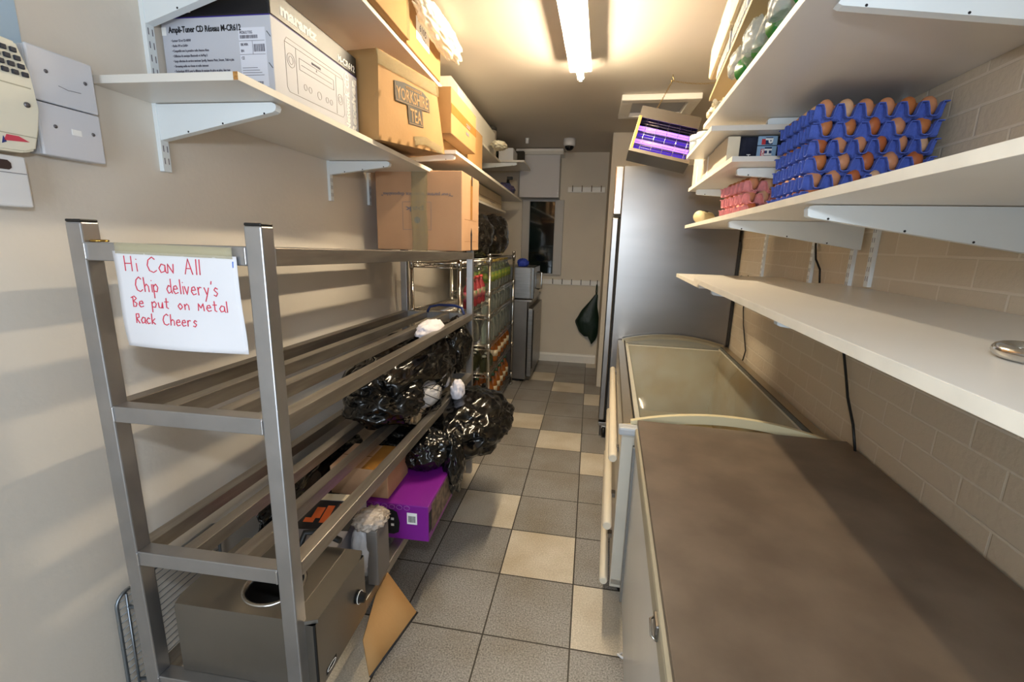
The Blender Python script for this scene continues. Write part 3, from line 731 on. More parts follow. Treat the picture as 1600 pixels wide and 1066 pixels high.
# far corner clutter
tb = thing('green_tub', 'dark green plastic tub on the far corner shelf', 'tub', 'L', 4.86, -.30, 2.2685)
MB().lathe([(.06, 0), (.075, .09), (.08, .095), (.08, .1), (.07, .1), (.056, .01), (0, .01)], 24).build('body', mat('tub_green', '#2d4a3e', .45), tb)
wbx = carton('white box beside the green tub on the far corner shelf', 4.80, -.20, -.05, 5.1, 2.2685, 2.40, white_plastic, group='boxes on the far corner shelf', name='white_box')
dk = carton('dark slanting tray standing behind the white box in the far corner', 5.12, -.30, .02, 5.2, 2.2685, 2.43, ink_brown, group='boxes on the far corner shelf', name='dark_tray')
bl = thing('trigger_bottle', 'black trigger spray bottle on the left shelf in the back corner', 'bottle', 'L', 4.95, -.12, 1.9345)
MB().lathe([(.035, 0), (.037, .01), (.037, .12), (.015, .16), (.014, .18)], 16).build('body', black_pl, bl)
MB().box(-.012, .05, -.01, .01, .18, .21, .004).build('trigger_head', black_pl, bl)
tag(put(MB().blob((0, 0, 0), (.1, .16, .06), 4, .2, 4, 71, floor=-.05).build('plastic_sack', mat('purple_sack', '#5b4560', .5, var=.6, vscale=30, col2='#3a4b78')), 'L', 4.72, -.12, 1.99), 'small purple and blue plastic sack on the shelf in the back corner', 'sack')
for k, (t, n, lab) in enumerate(((4.45, -.30, 'pale plastic tub nearest along the back-corner shelf'), (5.05, -.33, 'pale plastic tub at the wall in the back corner'))):
    o = thing('plastic_tub', lab, 'tub', 'L', t, n, 1.9345)
    MB().lathe([(.05, 0), (.06, .12), (.064, .125), (.064, .14), (0, .142)], 20).build('body', mat('tub_grey', '#a7a6a4', .45), o)

# keypad and plates by the doorway
kp = thing('alarm_keypad', 'yellowed cream alarm keypad with dark buttons at the left edge', 'keypad', 'L', .68, WL, 1.625)
KO = .045
kb_ = MB().prism([(0, 0), (.125, .004), (.146, .012), (.160, .06), (.163, .095), (.158, .160), (.146, .212), (0, .222)], 'x', 0.0, KO)
bmesh.ops.bevel(kb_.bm, geom=kb_.bm.edges[:], offset=.004, segments=2, affect='EDGES')
kb_.build('body', cream_plastic, kp)
kl = MB().box(KO - .001, KO + .0008, .0, .155, .130, .132).box(KO - .001, KO + .0008, .0, .15, .036, .0375); kl.build('moulded_line', mat('cream_shadow_line', '#b0aa94', .5), kp)
for r_ in range(4):
    for c_ in range(4):
        y = .148 - .0165 * c_ - .0045 * r_; z = .150 + .0135 * r_
        MB().box(KO, KO + .005, y - .0052, y + .0052, z, z + .0088, .0012).build('button', mat('slate_button', '#2c2f3a', .5), kp)
MB().prism([(.092, .022), (.135, .026), (.118, .034), (.098, .034)], 'x', KO, KO + .0009).build('red_logo', mat('red_print', '#d24a5c', .5), kp)
MB().prism([(.088, .016), (.096, .020), (.092, .030)], 'x', KO, KO + .0009).build('blue_logo', mat('navy_print', '#2c3b7a', .5), kp)
MB().lathe([(.0055, 0), (.005, .002), (0, .0022)], 14, (KO, .143, .098), 'x').build('screw', mat('grey_screw', '#77757a', .4, .8), kp)
def plate(label, z, kind):
    o = thing('blanking_plate', label, 'plate', 'L', .845, WL, z, 0, 'blanking plates beside the keypad')
    MB().box(0, .030, 0, .128, 0, .103, .003).build('back_box', mat('pattress_grey', '#bfc1c8', .4), o)
    MB().box(.030, .038, -.001, .129, -.001, .104, .003).build('face', grey_white_plastic, o)
    s = MB()
    for y in (.03, .108): s.lathe([(.004, 0), (.0036, .0012), (0, .0014)], 12, (.038, y, .060), 'x')
    s.build('screw', mat('grey_screw', '#77757a', .4, .8), o)
    if kind: MB().box(.038, .0388, .062, .082, .050, .062).build('white_marker', white_print, o)
    else: MB().tube([(.0382, .05, .038), (.0384, .07, .034), (.0384, .072, .035), (.0382, .095, .036)], .0006, 4).build('scratch', ink_soft, o)
plate('upper square grey-white blanking plate beside the alarm keypad', 1.742, 0)
plate('lower square grey-white blanking plate beside the alarm keypad', 1.635, 1)
lw_ = thing('wall_unit', 'white wall unit with dark oval badge below the alarm keypad', 'wall unit', 'L', .66, WL, 1.523)
MB().box(0, .040, 0, .147, 0, .098, .004).build('body', white_plastic, lw_)
MB().box(.040, .0408, .0, .143, .064, .0652).build('cover_line', ink_soft, lw_)
MB().prism([(.0, .070), (.114, .070), (.119, .074), (.119, .083), (.114, .088), (.0, .088)], 'x', .040, .0412).build('badge', mat('dark_badge', '#3a2c2c', .4), lw_)
pn_ = tag(MB().box(0, .0012, 0, .10, 0, .17).build('blue_notice', mat('pale_blue_paper', '#a9bfd2', .7)), 'pale blue paper on the wall above the alarm keypad', 'notice')
put(pn_, 'L', .768, WL, 1.842)
# ================================================================== CHROME BOTTLE RACK
wrk = thing('wire_shelving', 'chrome wire shelving stacked with bottles beyond the aluminium rack', 'shelving', 'L', 0, 0, 0)
PT = {'nl': (-.392, 2.79), 'nr': (-.079, 2.79), 'ml': (-.292, 3.38), 'mr': (.0, 3.38), 'fl': (-.33, 4.56), 'fr': (.018, 4.56)}
for k, (n, t) in PT.items():
    ztop = 1.37 if k[0] != 'n' else 1.345
    p = MB().tube([(n, t, 0.02), (n, t, ztop)], .0125, 10).build('post', chrome, wrk)
    MB().lathe([(.016, 0), (.016, .012), (.010, .018), (0, .018)], 10, (n, t, ztop)).lathe([(.02, 0), (.02, .02)], 10, (n, t, 0.002)).build('cap', chrome, p)
    c = MB()
    for zz in ((1.33, 1.03) if k[0] == 'n' else (1.335, 1.085, .905, .665, .435, .105)):
        c.lathe([(.0155, -.03), (.019, .0), (.0155, .03)], 10, (n, t, zz))
    c.build('collar', chrome, p)
def wire_shelf(a, b, c, d, z, nw):
    # a,b near left/right; d,c far left/right
    A, B, Cc, D = (Vector((q[0], q[1], z)) for q in (a, b, c, d))
    m = MB()
    for P, Q_ in ((A, B), (B, Cc), (Cc, D), (D, A)):
        for dz in (0, -.028): m.tube([P + Vector((0, 0, dz)), Q_ + Vector((0, 0, dz))], .0038, 6)
        L = (Q_ - P).length; k = max(4, int(L / .035)); zz = []
        for i in range(k + 1): zz.append(P.lerp(Q_, i / k) + Vector((0, 0, -.002 if i % 2 else -.026)))
        m.tube(zz, .0022, 5)
    for i in range(1, nw):
        f = i / nw; m.tube([A.lerp(D, f), B.lerp(Cc, f)], .0019, 5)
    for f in (.33, .66): m.tube([A.lerp(B, f) - Vector((0, 0, .004)), D.lerp(Cc, f) - Vector((0, 0, .004))], .003, 5)
    m.build('wire_shelf', chrome, wrk)
SHZ = (1.345, 1.095, .915, .675, .445, .115)
for z in SHZ: wire_shelf(PT['ml'], PT['mr'], PT['fr'], PT['fl'], z, 44)
for z in (1.335, 1.035): wire_shelf(PT['nl'], PT['nr'], PT['mr'], PT['ml'], z, 22)
# bottles
def bottle(name, label, cat, R, Hh, neck, bm_, capm, lab=None, laz=(.35, .65), group=None):
    o = thing(name, label, cat, 'L', 0, 0, 0, 0, group)
    MB().lathe([(R * .9, 0), (R, .006), (R, Hh * .55), (R * .9, Hh * .64), (neck, Hh * .82), (neck, Hh * .93), (0, Hh * .93)], 14).build('body', bm_, o)
    MB().lathe([(neck * 1.18, Hh * .90), (neck * 1.18, Hh * .995), (neck, Hh), (0, Hh)], 12).build('cap', capm, o)
    if lab: MB().lathe([(R + .0006, Hh * laz[0]), (R + .0006, Hh * laz[1])], 14).build('label', lab, o)
    return o
yc = mat('yellow_cap', '#d8b62a', .4); gcap = mat('green_cap', '#2e5d46', .45); wcap = mat('pale_cap', '#b9bdb4', .4)
lemon = mat('lemon_green_label', '#8a8a2e', .5, var=.3, vscale=30, col2='#3f6a34')
def row(proto, n, t0, t1, k, z, labels):
    first = True
    for i in range(k):
        o = proto if (first and not proto.get('used')) else copy_thing(proto)
        first = False
        t = t0 + (t1 - t0) * (i / max(1, k - 1))
        o['label'] = labels
        put(o, 'L', t, n, z + .0035)
        proto['used'] = 1
def rows(make, spec):
    p = None
    for n, t0, t1, k, z, lab in spec:
        if p is None:
            p = make; lst = []
        for i in range(k):
            o = p if not lst else copy_thing(p)
            lst.append(o); o['label'] = lab
            put(o, 'L', t0 + (t1 - t0) * (i / max(1, k - 1)), n, z + .0038)
    return lst
rows(bottle('squash_bottle', '', 'bottle', .044, .232, .014, glass_m, yc, lemon, (.28, .6), 'yellow capped bottles on the chrome shelving'),
     [(-.045, 3.46, 4.47, 7, 1.095, 'yellow-capped clear bottle in the aisle-side row on the upper wire shelf'),
      (-.16, 3.53, 4.47, 6, 1.095, 'yellow-capped clear bottle in the wall-side row on the upper wire shelf')])
rows(bottle('red_bottle', '', 'bottle', .034, .20, .013, mat('red_drink', '#7c2a30', .25), mat('red_cap', '#b03a3a', .4), mat('pink_green_label', '#3f7d4a', .5, var=.5, vscale=25, col2='#b83a62'), (.25, .55), 'red bottles on the chrome shelving'),
     [(-.05, 2.90, 3.30, 4, 1.035, 'red bottle with green and pink label standing just behind the aluminium rack')])
rows(bottle('small_glass_bottle', '', 'bottle', .036, .165, .013, glass_m, wcap, None, group='small clear bottles on the chrome shelving'),
     [(-.04, 3.46, 4.47, 8, .915, 'small clear glass bottle in the aisle-side row below the yellow capped bottles'), (-.15, 3.52, 4.47, 7, .915, 'small clear glass bottle in the wall-side row below the yellow capped bottles')])
rows(bottle('tall_glass_bottle', '', 'bottle', .038, .215, .012, glass_m, wcap, None, group='tall clear bottles on the chrome shelving'),
     [(-.04, 3.46, 4.47, 7, .675, 'tall clear glass bottle in the aisle-side row on the middle wire shelf'), (-.15, 3.53, 4.47, 6, .675, 'tall clear glass bottle in the wall-side row on the middle wire shelf')])
amber = mat('amber_drink', '#9a5a26', .15, trans=.25, ior=1.35)
rows(bottle('amber_bottle', '', 'bottle', .040, .21, .014, amber, gcap, mat('cream_label', '#c5b79a', .6), (.22, .48), 'amber bottles on the chrome shelving'),
     [(-.04, 3.82, 4.47, 5, .445, 'amber bottle with green cap on the second wire shelf from the floor'), (-.04, 3.66, 4.47, 6, .115, 'amber bottle with green cap on the lowest wire shelf, aisle side'),
      (-.15, 3.66, 4.47, 5, .115, 'amber bottle with green cap on the lowest wire shelf, wall side')])
rows(bottle('dumpy_bottle', '', 'bottle', .036, .13, .014, mat('olive_glass', '#4f5236', .1, trans=.5, ior=1.35), wcap, None, group='dumpy olive bottles on the chrome shelving'),
     [(-.05, 3.46, 3.66, 3, .445, 'dumpy olive glass bottle at the near end of the amber bottle shelf'), (-.15, 3.46, 3.66, 3, .445, 'dumpy olive glass bottle wall-side at the near end of the amber bottle shelf')])
rb = bottle('sauce_bottle', 'red and black bottle with white round emblem on the floor by the wire shelving', 'bottle', .036, .27, .014, mat('dark_red_plastic', '#501216', .3), mat('ivory_cap', '#cfc4a2', .4), ink, (.2, .5))
put(rb, 'L', 3.20, -.03, .115)
MB().lathe([(.0372, .062), (.0372, .066)], 14).build('red_band', mat('bright_red_print', '#c3272c', .4), rb)
MB().prism([(.014 * math.cos(k * PI / 8), .09 + .014 * math.sin(k * PI / 8)) for k in range(16)], 'y', -.039, -.036).build('round_emblem', white_print, rb)
lbx = thing('bottle_crate', 'low cardboard tray under the red and black bottle beside the wire shelving', 'tray', 'L', 3.06, -.13, 0)
MB().box(0, .17, 0, .29, 0, .112, .003).build('body', card, lbx)
hs = tag(MB().tube([(.0, .09 * math.cos(a), .14 + .15 * math.sin(a)) for a in [k * PI / 12 for k in range(-1, 14)]], .02, 8).build('black_hose', bag_black), 'black looped hose around the red and black bottle near the floor', 'hose')
put(hs, 'L', 3.22, .0, .115)
for k, (t, n, z, r_, lab) in enumerate(((3.62, -.16, 1.52, (.13, .24, .165), 'nearer clear-black plastic sack on top of the chrome shelving'), (4.16, -.13, 1.53, (.14, .26, .175), 'farther black plastic sack on top of the chrome shelving'))):
    o = thing('plastic_sack', lab, 'sack', 'L', t, n, z, 0, 'plastic sacks on top of the chrome shelving')
    MB().blob((0, 0, 0), r_, 5, .16, 2.6, 81 + k, floor=-.162, fine=.05).build('sack', mat('smoky_polythene', '#1d1a17', .14, bump=.4, bscale=20, spec=.8), o)

# ================================================================== BACK OF THE ROOM
uc = thing('undercounter_fridge', 'stainless undercounter fridge in the far left corner with the microwave on top', 'fridge', 'T', 4.66, -.40, 0)
MB().box(0, .43, 0, .86, .03, .87, .004).build('body', mat('grey_steel_panel', '#77736e', .42, .85, var=.08, vscale=4), uc)
MB().box(.0, .475, -.004, .865, .87, .893, .003).build('worktop', steel_d, uc)
dd = MB().box(.437, .49, .01, .85, .06, .80, .006).build('door', steel_d, uc)
MB().box(.436, .440, .02, .84, .80, .868).build('control_panel', mat('grey_steel_panel', '#77736e', .42, .85), uc)
MB().box(.488, .495, .03, .06, .15, .78, .002).build('handle', dark_gap, dd)
for y in (.05, .80):
    for x in (.05, .38): MB().lathe([(.02, 0), (.02, .032)], 10, (x, y, 0)).build('foot', black_pl, uc)
mw = thing('microwave', 'stainless microwave oven standing on the undercounter fridge', 'microwave', 'T', 4.64, -.36, .893)
MB().box(0, .42, 0, .50, .012, .335, .006).build('body', steel_d, mw)
md_ = MB().box(.42, .455, .0, .50, .012, .335, .006).build('door', mat('microwave_front', '#8a8884', .25, .9), mw)
MB().box(.4555, .457, .05, .33, .07, .28).build('window', mat('dark_glass2', '#101210', .1), md_)
MB().tube([(.455, .38, .08), (.49, .38, .09), (.49, .38, .26), (.455, .38, .27)], .009, 8).build('handle', chrome, md_)
MB().box(.4195, .4215, -.001, .018, .012, .335).build('door_edge', white_plastic, md_)
for x in (.05, .37):
    for y in (.05, .45): MB().lathe([(.015, 0), (.015, .013)], 8, (x, y, 0)).build('foot', black_pl, mw)
tag(put(MB().blob((0, 0, 0), (.06, .06, .045), 4, .2, 3, 91, floor=-.035).build('blue_cloth', mat('royal_blue_cloth', '#22389a', .7)), 'T', 4.80, -.05, 1.263), 'small royal blue cloth bundle on top of the microwave', 'cloth')
wc = thing('wall_cabinet', 'plain white boxed-in cupboard on the back wall above the dark window', 'cupboard', 'T', 5.42, -.21, 1.985)
MB().box(0, .455, 0, .23, 0, .46, .003).build('body', mat('cupboard_white', '#c7c4c4', .5), wc)
MB().prism([(.23, .46), (-.02, .46), (-.05, .49), (-.05, .515), (.23, .515)], 'x', -.04, .49).build('cornice', gloss_white, wc)
MB().box(.44, .448, -.008, 0, .02, .07).build('catch', steel_d, wc)
def hooks(name, label, x0, x1, z, hx, brass):
    o = thing(name, label, 'hook rail', 'T', 5.65, x0, z)
    MB().box(0, x1 - x0, -.018, 0, -.03, .03, .003).build('rail', gloss_white, o)
    for x in hx:
        MB().tube([(x - x0, -.018, -.012), (x - x0, -.024, -.02), (x - x0, -.045, -.016), (x - x0, -.052, .0), (x - x0, -.05, .008)], .004, 8).tube([(x - x0, -.018, .005), (x - x0, -.035, .02), (x - x0, -.05, .042)], .004, 8).build('hook', brass, o)
hooks('hook_rail', 'short white rail with four brass hooks high on the back wall', .335, .765, 2.095, (.39, .50, .61, .72), mat('brass_hook', '#6a5228', .4, .8))
hooks('hook_rail', 'long white rail with six dark hooks at waist height on the back wall', .06, .776, 1.008, (.205, .32, .435, .55, .66, .745), mat('dark_hook', '#3a332c', .4, .8))
gbg = thing('green_bag', 'dark green shopping bag hanging from the last hook on the back wall', 'bag', 'T', 5.585, .69, .30)
bm_ = MB()
def bagp(u, v):
    a = u * 2 * PI; wv = [0.02, .11, .165, .15, .09, .02][min(5, int(v * 5.0001))] if False else None
    prof = [(0, .05), (.10, .10), (.35, .155), (.6, .10), (.85, .045), (1.0, .018)]
    for (v0, r0), (v1, r1) in zip(prof, prof[1:]):
        if v0 <= v <= v1: r = r0 + (r1 - r0) * (v - v0) / (v1 - v0); break
    k = 1 + .12 * mnoise.noise(Vector((math.cos(a) * 2, math.sin(a) * 2, v * 4)))
    sx = -.04 * math.sin(v * PI) 
    return (sx + r * k * math.cos(a) - .02 * (1 - v) + .055 * v, .36 * r * k * math.sin(a), v * .58 + (.10 * max(0, math.cos(a)) * -1 + .06) * (1 - v))
bm_.grid(28, 22, bagp); bm_.build('sack', green_dark, gbg)
MB().tube([(.050, 0, .57), (.045, .0, .62), (.05, .012, .70), (.055, .012, .70), (.06, 0, .62), (.055, 0, .57)], .006, 6).build('handle_strap', green_dark, gbg)
wmk = MB(); random.seed(11)
for k in range(9): wmk.box(-.12 + .02 * k, -.106 + .02 * k, -.062, -.06, .16 + random.random() * .02, .19 + random.random() * .03)
dc = thing('dome_camera', 'white dome security camera on the ceiling near the back wall', 'camera', 'T', 4.95, .366, 2.44)
MB().lathe([(.052, .0), (.06, .012), (.062, .07), (0, .07)], 24).build('base', white_plastic, dc)
MB().lathe([(0, -.045), (.02, -.042), (.036, -.03), (.045, -.012), (.047, .0)], 24).build('dome', mat('smoked_dome', '#15161a', .06), dc)
sd = tag(MB().lathe([(.0, 0), (.016, .0), (.018, .04), (.02, .045), (.02, .05)], 14).build('ceiling_sensor', white_plastic), 'tiny white ceiling sensor near the far left corner', 'sensor')
put(sd, 'T', 4.9, -.06, 2.46)

# ================================================================== TALL FRIDGE
tf = thing('tall_fridge', 'tall stainless steel upright fridge on castors at the far right', 'fridge', 'R', 3.42, .70, 0)
FW_, FD, F0, F1 = .79, .74, .115, 2.01
MB().box(0, FW_, 0, FD, F0, F1, .004).build('body', steel_b, tf)
df = MB(); df.box(-.058, -.012, .0, FD, F0 + .03, 1.665, .008); dr = df.build('door', steel_b, tf)
MB().box(-.012, 0, .004, FD - .004, F0 + .03, 1.66).build('door_gasket', dark_gap, dr)
MB().box(-.056, 0.0, -.002, FD, 1.685, F1, .008).build('control_fascia', mat('bright_stainless', '#cfccc8', .22, 1., var=.05, vscale=3, stretch=(1, 1, 20)), tf)
MB().box(-.045, 0, .0, FD, 1.665, 1.686).build('fascia_gap', dark_gap, tf)
MB().box(-.055, FW_ + .0, -.001, FD, F0 - .015, F0 + .012, .002).build('base_tray', steel_d, tf)
MB().box(FW_ - .0, FW_ + .022, .012, .05, .80, 1.52, .002).build('rear_strip', mat('dark_strip', '#3c3936', .4, .6), tf)
for x in (-.012, FW_ - .05):
    for y in (.03, FD - .05):
        cs = MB().box(x - .018, x + .018, y - .012, y + .03, .07, F0 - .015, .002).build('castor_fork', chrome, tf)
        MB().lathe([(.012, -.014), (.042, -.012), (.042, .012), (.012, .014)], 18, (x, y, .043), 'x').build('wheel', black_pl, cs)

# ================================================================== GLASS-TOP FREEZER
gf = thing('display_freezer', 'white display freezer with curved sliding glass lid between worktop and tall fridge', 'freezer', 'R', 1.76, .745, 0)
GX, GY, GZ = .755, 1.64, .785
fw = mat('freezer_enamel', '#d6cfc0', .35, var=.03, vscale=4); liner = mat('stained_liner', '#9c957f', .4, var=.2, vscale=3.2, col2='#8d7647', detail=5)
sh = MB()
sh.box(0, .075, 0, GY, .06, GZ - .01, .004).box(GX - .06, GX, 0, GY, .06, GZ - .01, .004).box(.075, GX - .06, 0, .07, .06, GZ - .02).box(.075, GX - .06, GY - .07, GY, .06, GZ - .02)
sh.box(.0, GX, 0, GY, .05, .09, .003)
sh.build('body', fw, gf)
li = MB(); q0, q1, r0, r1 = .076, GX - .061, .071, GY - .071; zb = .30
li.hexa([(q0 + .05, r0 + .05, zb), (q1 - .05, r0 + .05, zb), (q1 - .05, r1 - .05, zb), (q0 + .05, r1 - .05, zb), (q0, r0, GZ - .012), (q1, r0, GZ - .012), (q1, r1, GZ - .012), (q0, r1, GZ - .012)])
for f in list(li.bm.faces):
    if all(v.co.z > zb + .1 for v in f.verts): li.bm.faces.remove(f)
li.build('inner_liner', liner, gf)
brine = MB().box(q0 + .05, q1 - .05, r0 + .05, r1 - .05, zb + .0005, zb + .012).build('stained_floor', mat('ochre_residue', '#8f7a4c', .3, var=.4, vscale=5, col2='#8c8c78', detail=6), gf)
def arch(x): return .052 * (1 - ((x - GX / 2) / (GX / 2 - .03)) ** 2)
def arc_bar(y0, y1, z0, h, mt, nm):
    m = MB()
    xs = [.03 + (GX - .06) * k / 20 for k in range(21)]
    poly = [(x, z0 + arch(x)) for x in xs] + [(x, z0 + arch(x) + h) for x in reversed(xs)]
    m.prism(poly, 'y', y0, y1); return m.build(nm, mt, gf)
frm = mat('bronze_aluminium', '#a99c84', .3, .9)
arc_bar(0.0, .022, GZ - .012, .034, mat('cream_trim', '#dccfa9', .35), 'end_trim')
arc_bar(GY - .02, GY, GZ - .012, .034, frm, 'end_trim')
for x in (.0, GX - .045):
    MB().box(x, x + .045, 0, GY, GZ - .015, GZ + .008, .004).build('side_rail', frm, gf)
MB().box(.045, .05, 0, GY, GZ - .012, GZ + .01).build('seal', dark_gap, gf)
MB().box(GX - .052, GX - .046, 0, GY, GZ - .012, GZ + .010).build('seal', dark_gap, gf)
gls = mat('smeared_glass', '#d9dccb', .08, alpha=.13, spec=.8, bump=.012, bscale=5)
gm = MB().grid(24, 3, lambda u, v: (.05 + u * (GX - .10), .018 + v * (GY - .036), GZ + .005 + arch(.05 + u * (GX - .10))))
gm.build('glass_lid', gls, gf, .003)
for x, z, y0, y1, r_ in ((-.026, .62, .04, 1.45, .019), (-.032, .40, -.10, 1.2, .019), (-.032, .20, -.16, 1.0, .017)):
    bp_ = MB().tube([(x, y0, z), (x, y0 + .01, z), (x, y1 - .01, z), (x, y1, z)], [r_ * .8, r_, r_, r_ * .8], 12).build('bumper_rail', mat('cream_bumper', '#ddd2bd', .4), gf)
    m = MB()
    for y in (max(y0, .05) + .1, y1 - .1): m.box(x, .0, y - .015, y + .015, z - .01, z + .01)
    m.build('bumper_bracket', steel_d, bp_)
for y in (.06, GY - .06):
    for x in (.06, GX - .06): MB().lathe([(.025, 0), (.025, .055)], 12, (x, y, 0)).build('foot', black_pl, gf)
cp = MB().box(-.016, .06, -.055, -.002, GZ - .02, GZ + .012, .008).build('corner_cap', mat('grey_white_cap', '#b9bcc0', .35), gf)

# ================================================================== CHEST FREEZER + BROWN TOP
ch = thing('chest_freezer', 'white chest freezer carrying the brown worktop at the right', 'freezer', 'R', .15, .795, 0)
CX, CY, CZ = .69, 1.545, .735
cw = mat('chest_enamel', '#d3d2d0', .28, var=.03, vscale=3)
MB().box(0, CX, 0, CY, .05, CZ, .006).build('body', cw, ch)
MB().box(-.006, CX, -.004, CY + .003, CZ + .010, .806, .008).build('lid', mat('lid_cream', '#a8a08a', .4, var=.05, vscale=8), ch)
MB().box(.0, CX - .004, .004, CY - .004, CZ, CZ + .010).build('lid_seal', dark_gap, ch)
MB().box(-.010, .012, CY - .022, CY + .004, .055, CZ, .003).build('corner_strip', mat('grey_corner_strip', '#8b8a87', .4, .4), ch)
lt = MB().box(-.012, -.004, .62, .66, .765, .80, .003).build('latch', steel_d, ch)
MB().tube([(-.010, .615, .775), (-.018, .62, .778), (-.018, .65, .788), (-.010, .655, .79)], .0025, 8).build('latch_lever', chrome, lt)
MB().tube([(-.004, 1.22, .10), (-.02, 1.23, .10), (-.02, 1.25, .08), (-.004, 1.26, .08)], .004, 8).build('drain_hook', white_plastic, ch)
for y in (.08, CY - .08):
    for x in (.06, CX - .06): MB().box(x - .03, x + .03, y - .03, y + .03, 0, .05).build('foot', black_pl, ch)
wt = tag(MB().box(0, .712, 0, 1.575, 0, .018, .0015).build('worktop', mat('brown_laminate', '#746556', .40, var=.12, vscale=7, col2='#625447', bump=.03, bscale=25, detail=6)),
         'brown stained laminate worktop board lying on the chest freezer', 'worktop')
put(wt, 'R', .155, .798, .8065)

# ================================================================== RIGHT SHELVING
def rboard(t0, t1, n0, z0, label, n1=WR - .001, **k): return board('R', t0, t1, n0, n1, z0, .018, label, edge=-1, **k)
rboard(.12, 1.985, .99, 1.337, 'long low white shelf board on the right brick wall above the worktop')
rboard(1.95, 2.62, 1.005, 1.318, 'farther low white shelf board on the right wall next to the tall fridge')
rboard(.10, 2.82, 1.05, 1.578, 'white shelf board holding the egg trays on the right wall')
rboard(.10, 2.10, .98, 1.938, 'wide white shelf board above the egg trays')
rboard(1.92, 2.50, .98, 1.893, 'farther white shelf board just below the board above the eggs')
rboard(1.86, 2.83, 1.05, 1.777, 'white shelf board holding sauce bottles and white cartons behind the eggs')
tbd = thing('shelf_board', 'loose topmost board on the right carrying cream packs under the ceiling', 'shelf', 'R', 1.30, .965, 2.135, -.07)
MB().box(0, .40, 0, 1.15, 0, .016, .001).build('panel', mat('ochre_board', '#a58e63', .5), tbd)
for t, z0, z1, lab in ((1.80, 1.36, 2.4, 'white slotted upright on the right wall near the egg trays'), (1.93, 1.30, 1.6, 'second white slotted upright close behind the one near the egg trays'),
                       (2.27, 1.30, 1.6, 'narrow white slotted upright on the right wall beside the black cable'), (2.93, 1.30, 1.95, 'white slotted upright on the right wall by the tall fridge')):
    upright('R', t, WR, z0, z1, lab, -1)
def rbracket(t, zt, tip, label, root=.095, tp=.028): return bracket('R', t, WR, zt, -(WR - tip), label, -1, root, tp)
def bracket(fr, t, wall_n, zt, length, label, side=1, root=.092, tip=.026):
    o = thing('shelf_bracket', label, 'shelf bracket', fr, t, wall_n, zt, 0, 'tapered steel shelf brackets')
    s = side; L = abs(length); x0 = .013 * s; x1 = L * s
    poly = [(x0, -.002), (x1 - .012 * s, -.002), (x1 - .003 * s, -.004), (x1, -.010), (x1 - .002 * s, -tip + .003), (x1 - .008 * s, -tip), (x0 + .004 * s, -root), (x0, -root)]
    m = MB().prism(poly, 'y', -.011, .011); o2 = m.build('arm', white_steel, o)
    h = MB()
    for k in (.25, .55, .9):
        X = x0 + (x1 - x0) * k; Z = -root + (root - tip) * k + .004
        h.tube([(X, -.0115, Z), (X, -.0108, Z)], .0026, 8)
    h.build('screw_hole', ink, o2); return o
rbracket(1.20, 1.578, 1.075, 'wide white bracket under the near part of the egg shelf')
rbracket(1.88, 1.578, 1.068, 'wide white bracket under the far part of the egg shelf')
rbracket(1.15, 1.337, 1.03, 'white bracket under the middle of the long low shelf', .09)
rbracket(1.80, 1.337, 1.02, 'white bracket under the far end of the long low shelf', .08)
rbracket(1.10, 1.938, 1.035, 'white bracket at the top right corner under the board above the eggs', .080, .014)
rbracket(1.95, 1.938, 1.17, 'white rounded bracket tip behind the egg stack', .09)
rbracket(2.0, 1.777, 1.10, 'white bracket under the near end of the sauce shelf', .06)
rbracket(2.7, 1.777, 1.07, 'white bracket under the far end of the sauce shelf', .06)
sl_ = thing('price_label', 'small white barcode label stuck under the egg shelf', 'label', 'R', 1.90, 1.38, 1.5765)
MB().box(0, .07, 0, .04, -.0006, 0).build('sticker', white_print, sl_)
m = MB()
for k in range(9): m.box(.01 + k * .006, .0125 + k * .006, .006, .03, -.001, -.0005)
m.build('barcode', ink, sl_)

# ------------------------------------------------------------------ eggs
EP = .295
def tray_obj(label, m, nx, ny, fr, t, n, z, rot, group):
    A = .0225; px, py = EP / nx, EP / ny
    def prof(c): c *= 2.0; return max(-1., min(1., c))
    def f(u, v):
        x, y = (u * (nx + .28) - .14) * px, (v * (ny + .28) - .14) * py
        cxx, cyy = prof(math.cos(2 * PI * x / px)), prof(math.cos(2 * PI * y / py))
        z_ = A * (.45 * (cxx + cyy) / 2 + .55 * (2 * ((1 + cxx) / 2) * ((1 + cyy) / 2) - 1))
        return (x, y, z_)
    o = tag(MB().grid(round((nx + .28) * 11), round((ny + .28) * 11), f, False).build('egg_tray', m, None, .0026), label, 'egg tray', group)
    return put(o, fr, t, n, z, rot), px, py, A
pr = [(0, -.0275), (.008, -.0262), (.0145, -.022), (.0195, -.014), (.0218, -.004), (.0212, .005), (.0185, .0145), (.0135, .0222), (.0075, .0268), (0, .0285)]
egg_meshes = []
for k, mm in enumerate(egg_m):
    e = MB().lathe(pr, 16).build('egg', mm); egg_meshes.append(e.data); bpy.data.objects.remove(e)
ORD = ('first', 'second', 'third', 'fourth', 'fifth', 'sixth')
LV = {6: ('lowest', 'second lowest', 'third lowest', 'third highest', 'second highest', 'topmost'), 3: ('lowest', 'middle', 'topmost')}
random.seed(21)
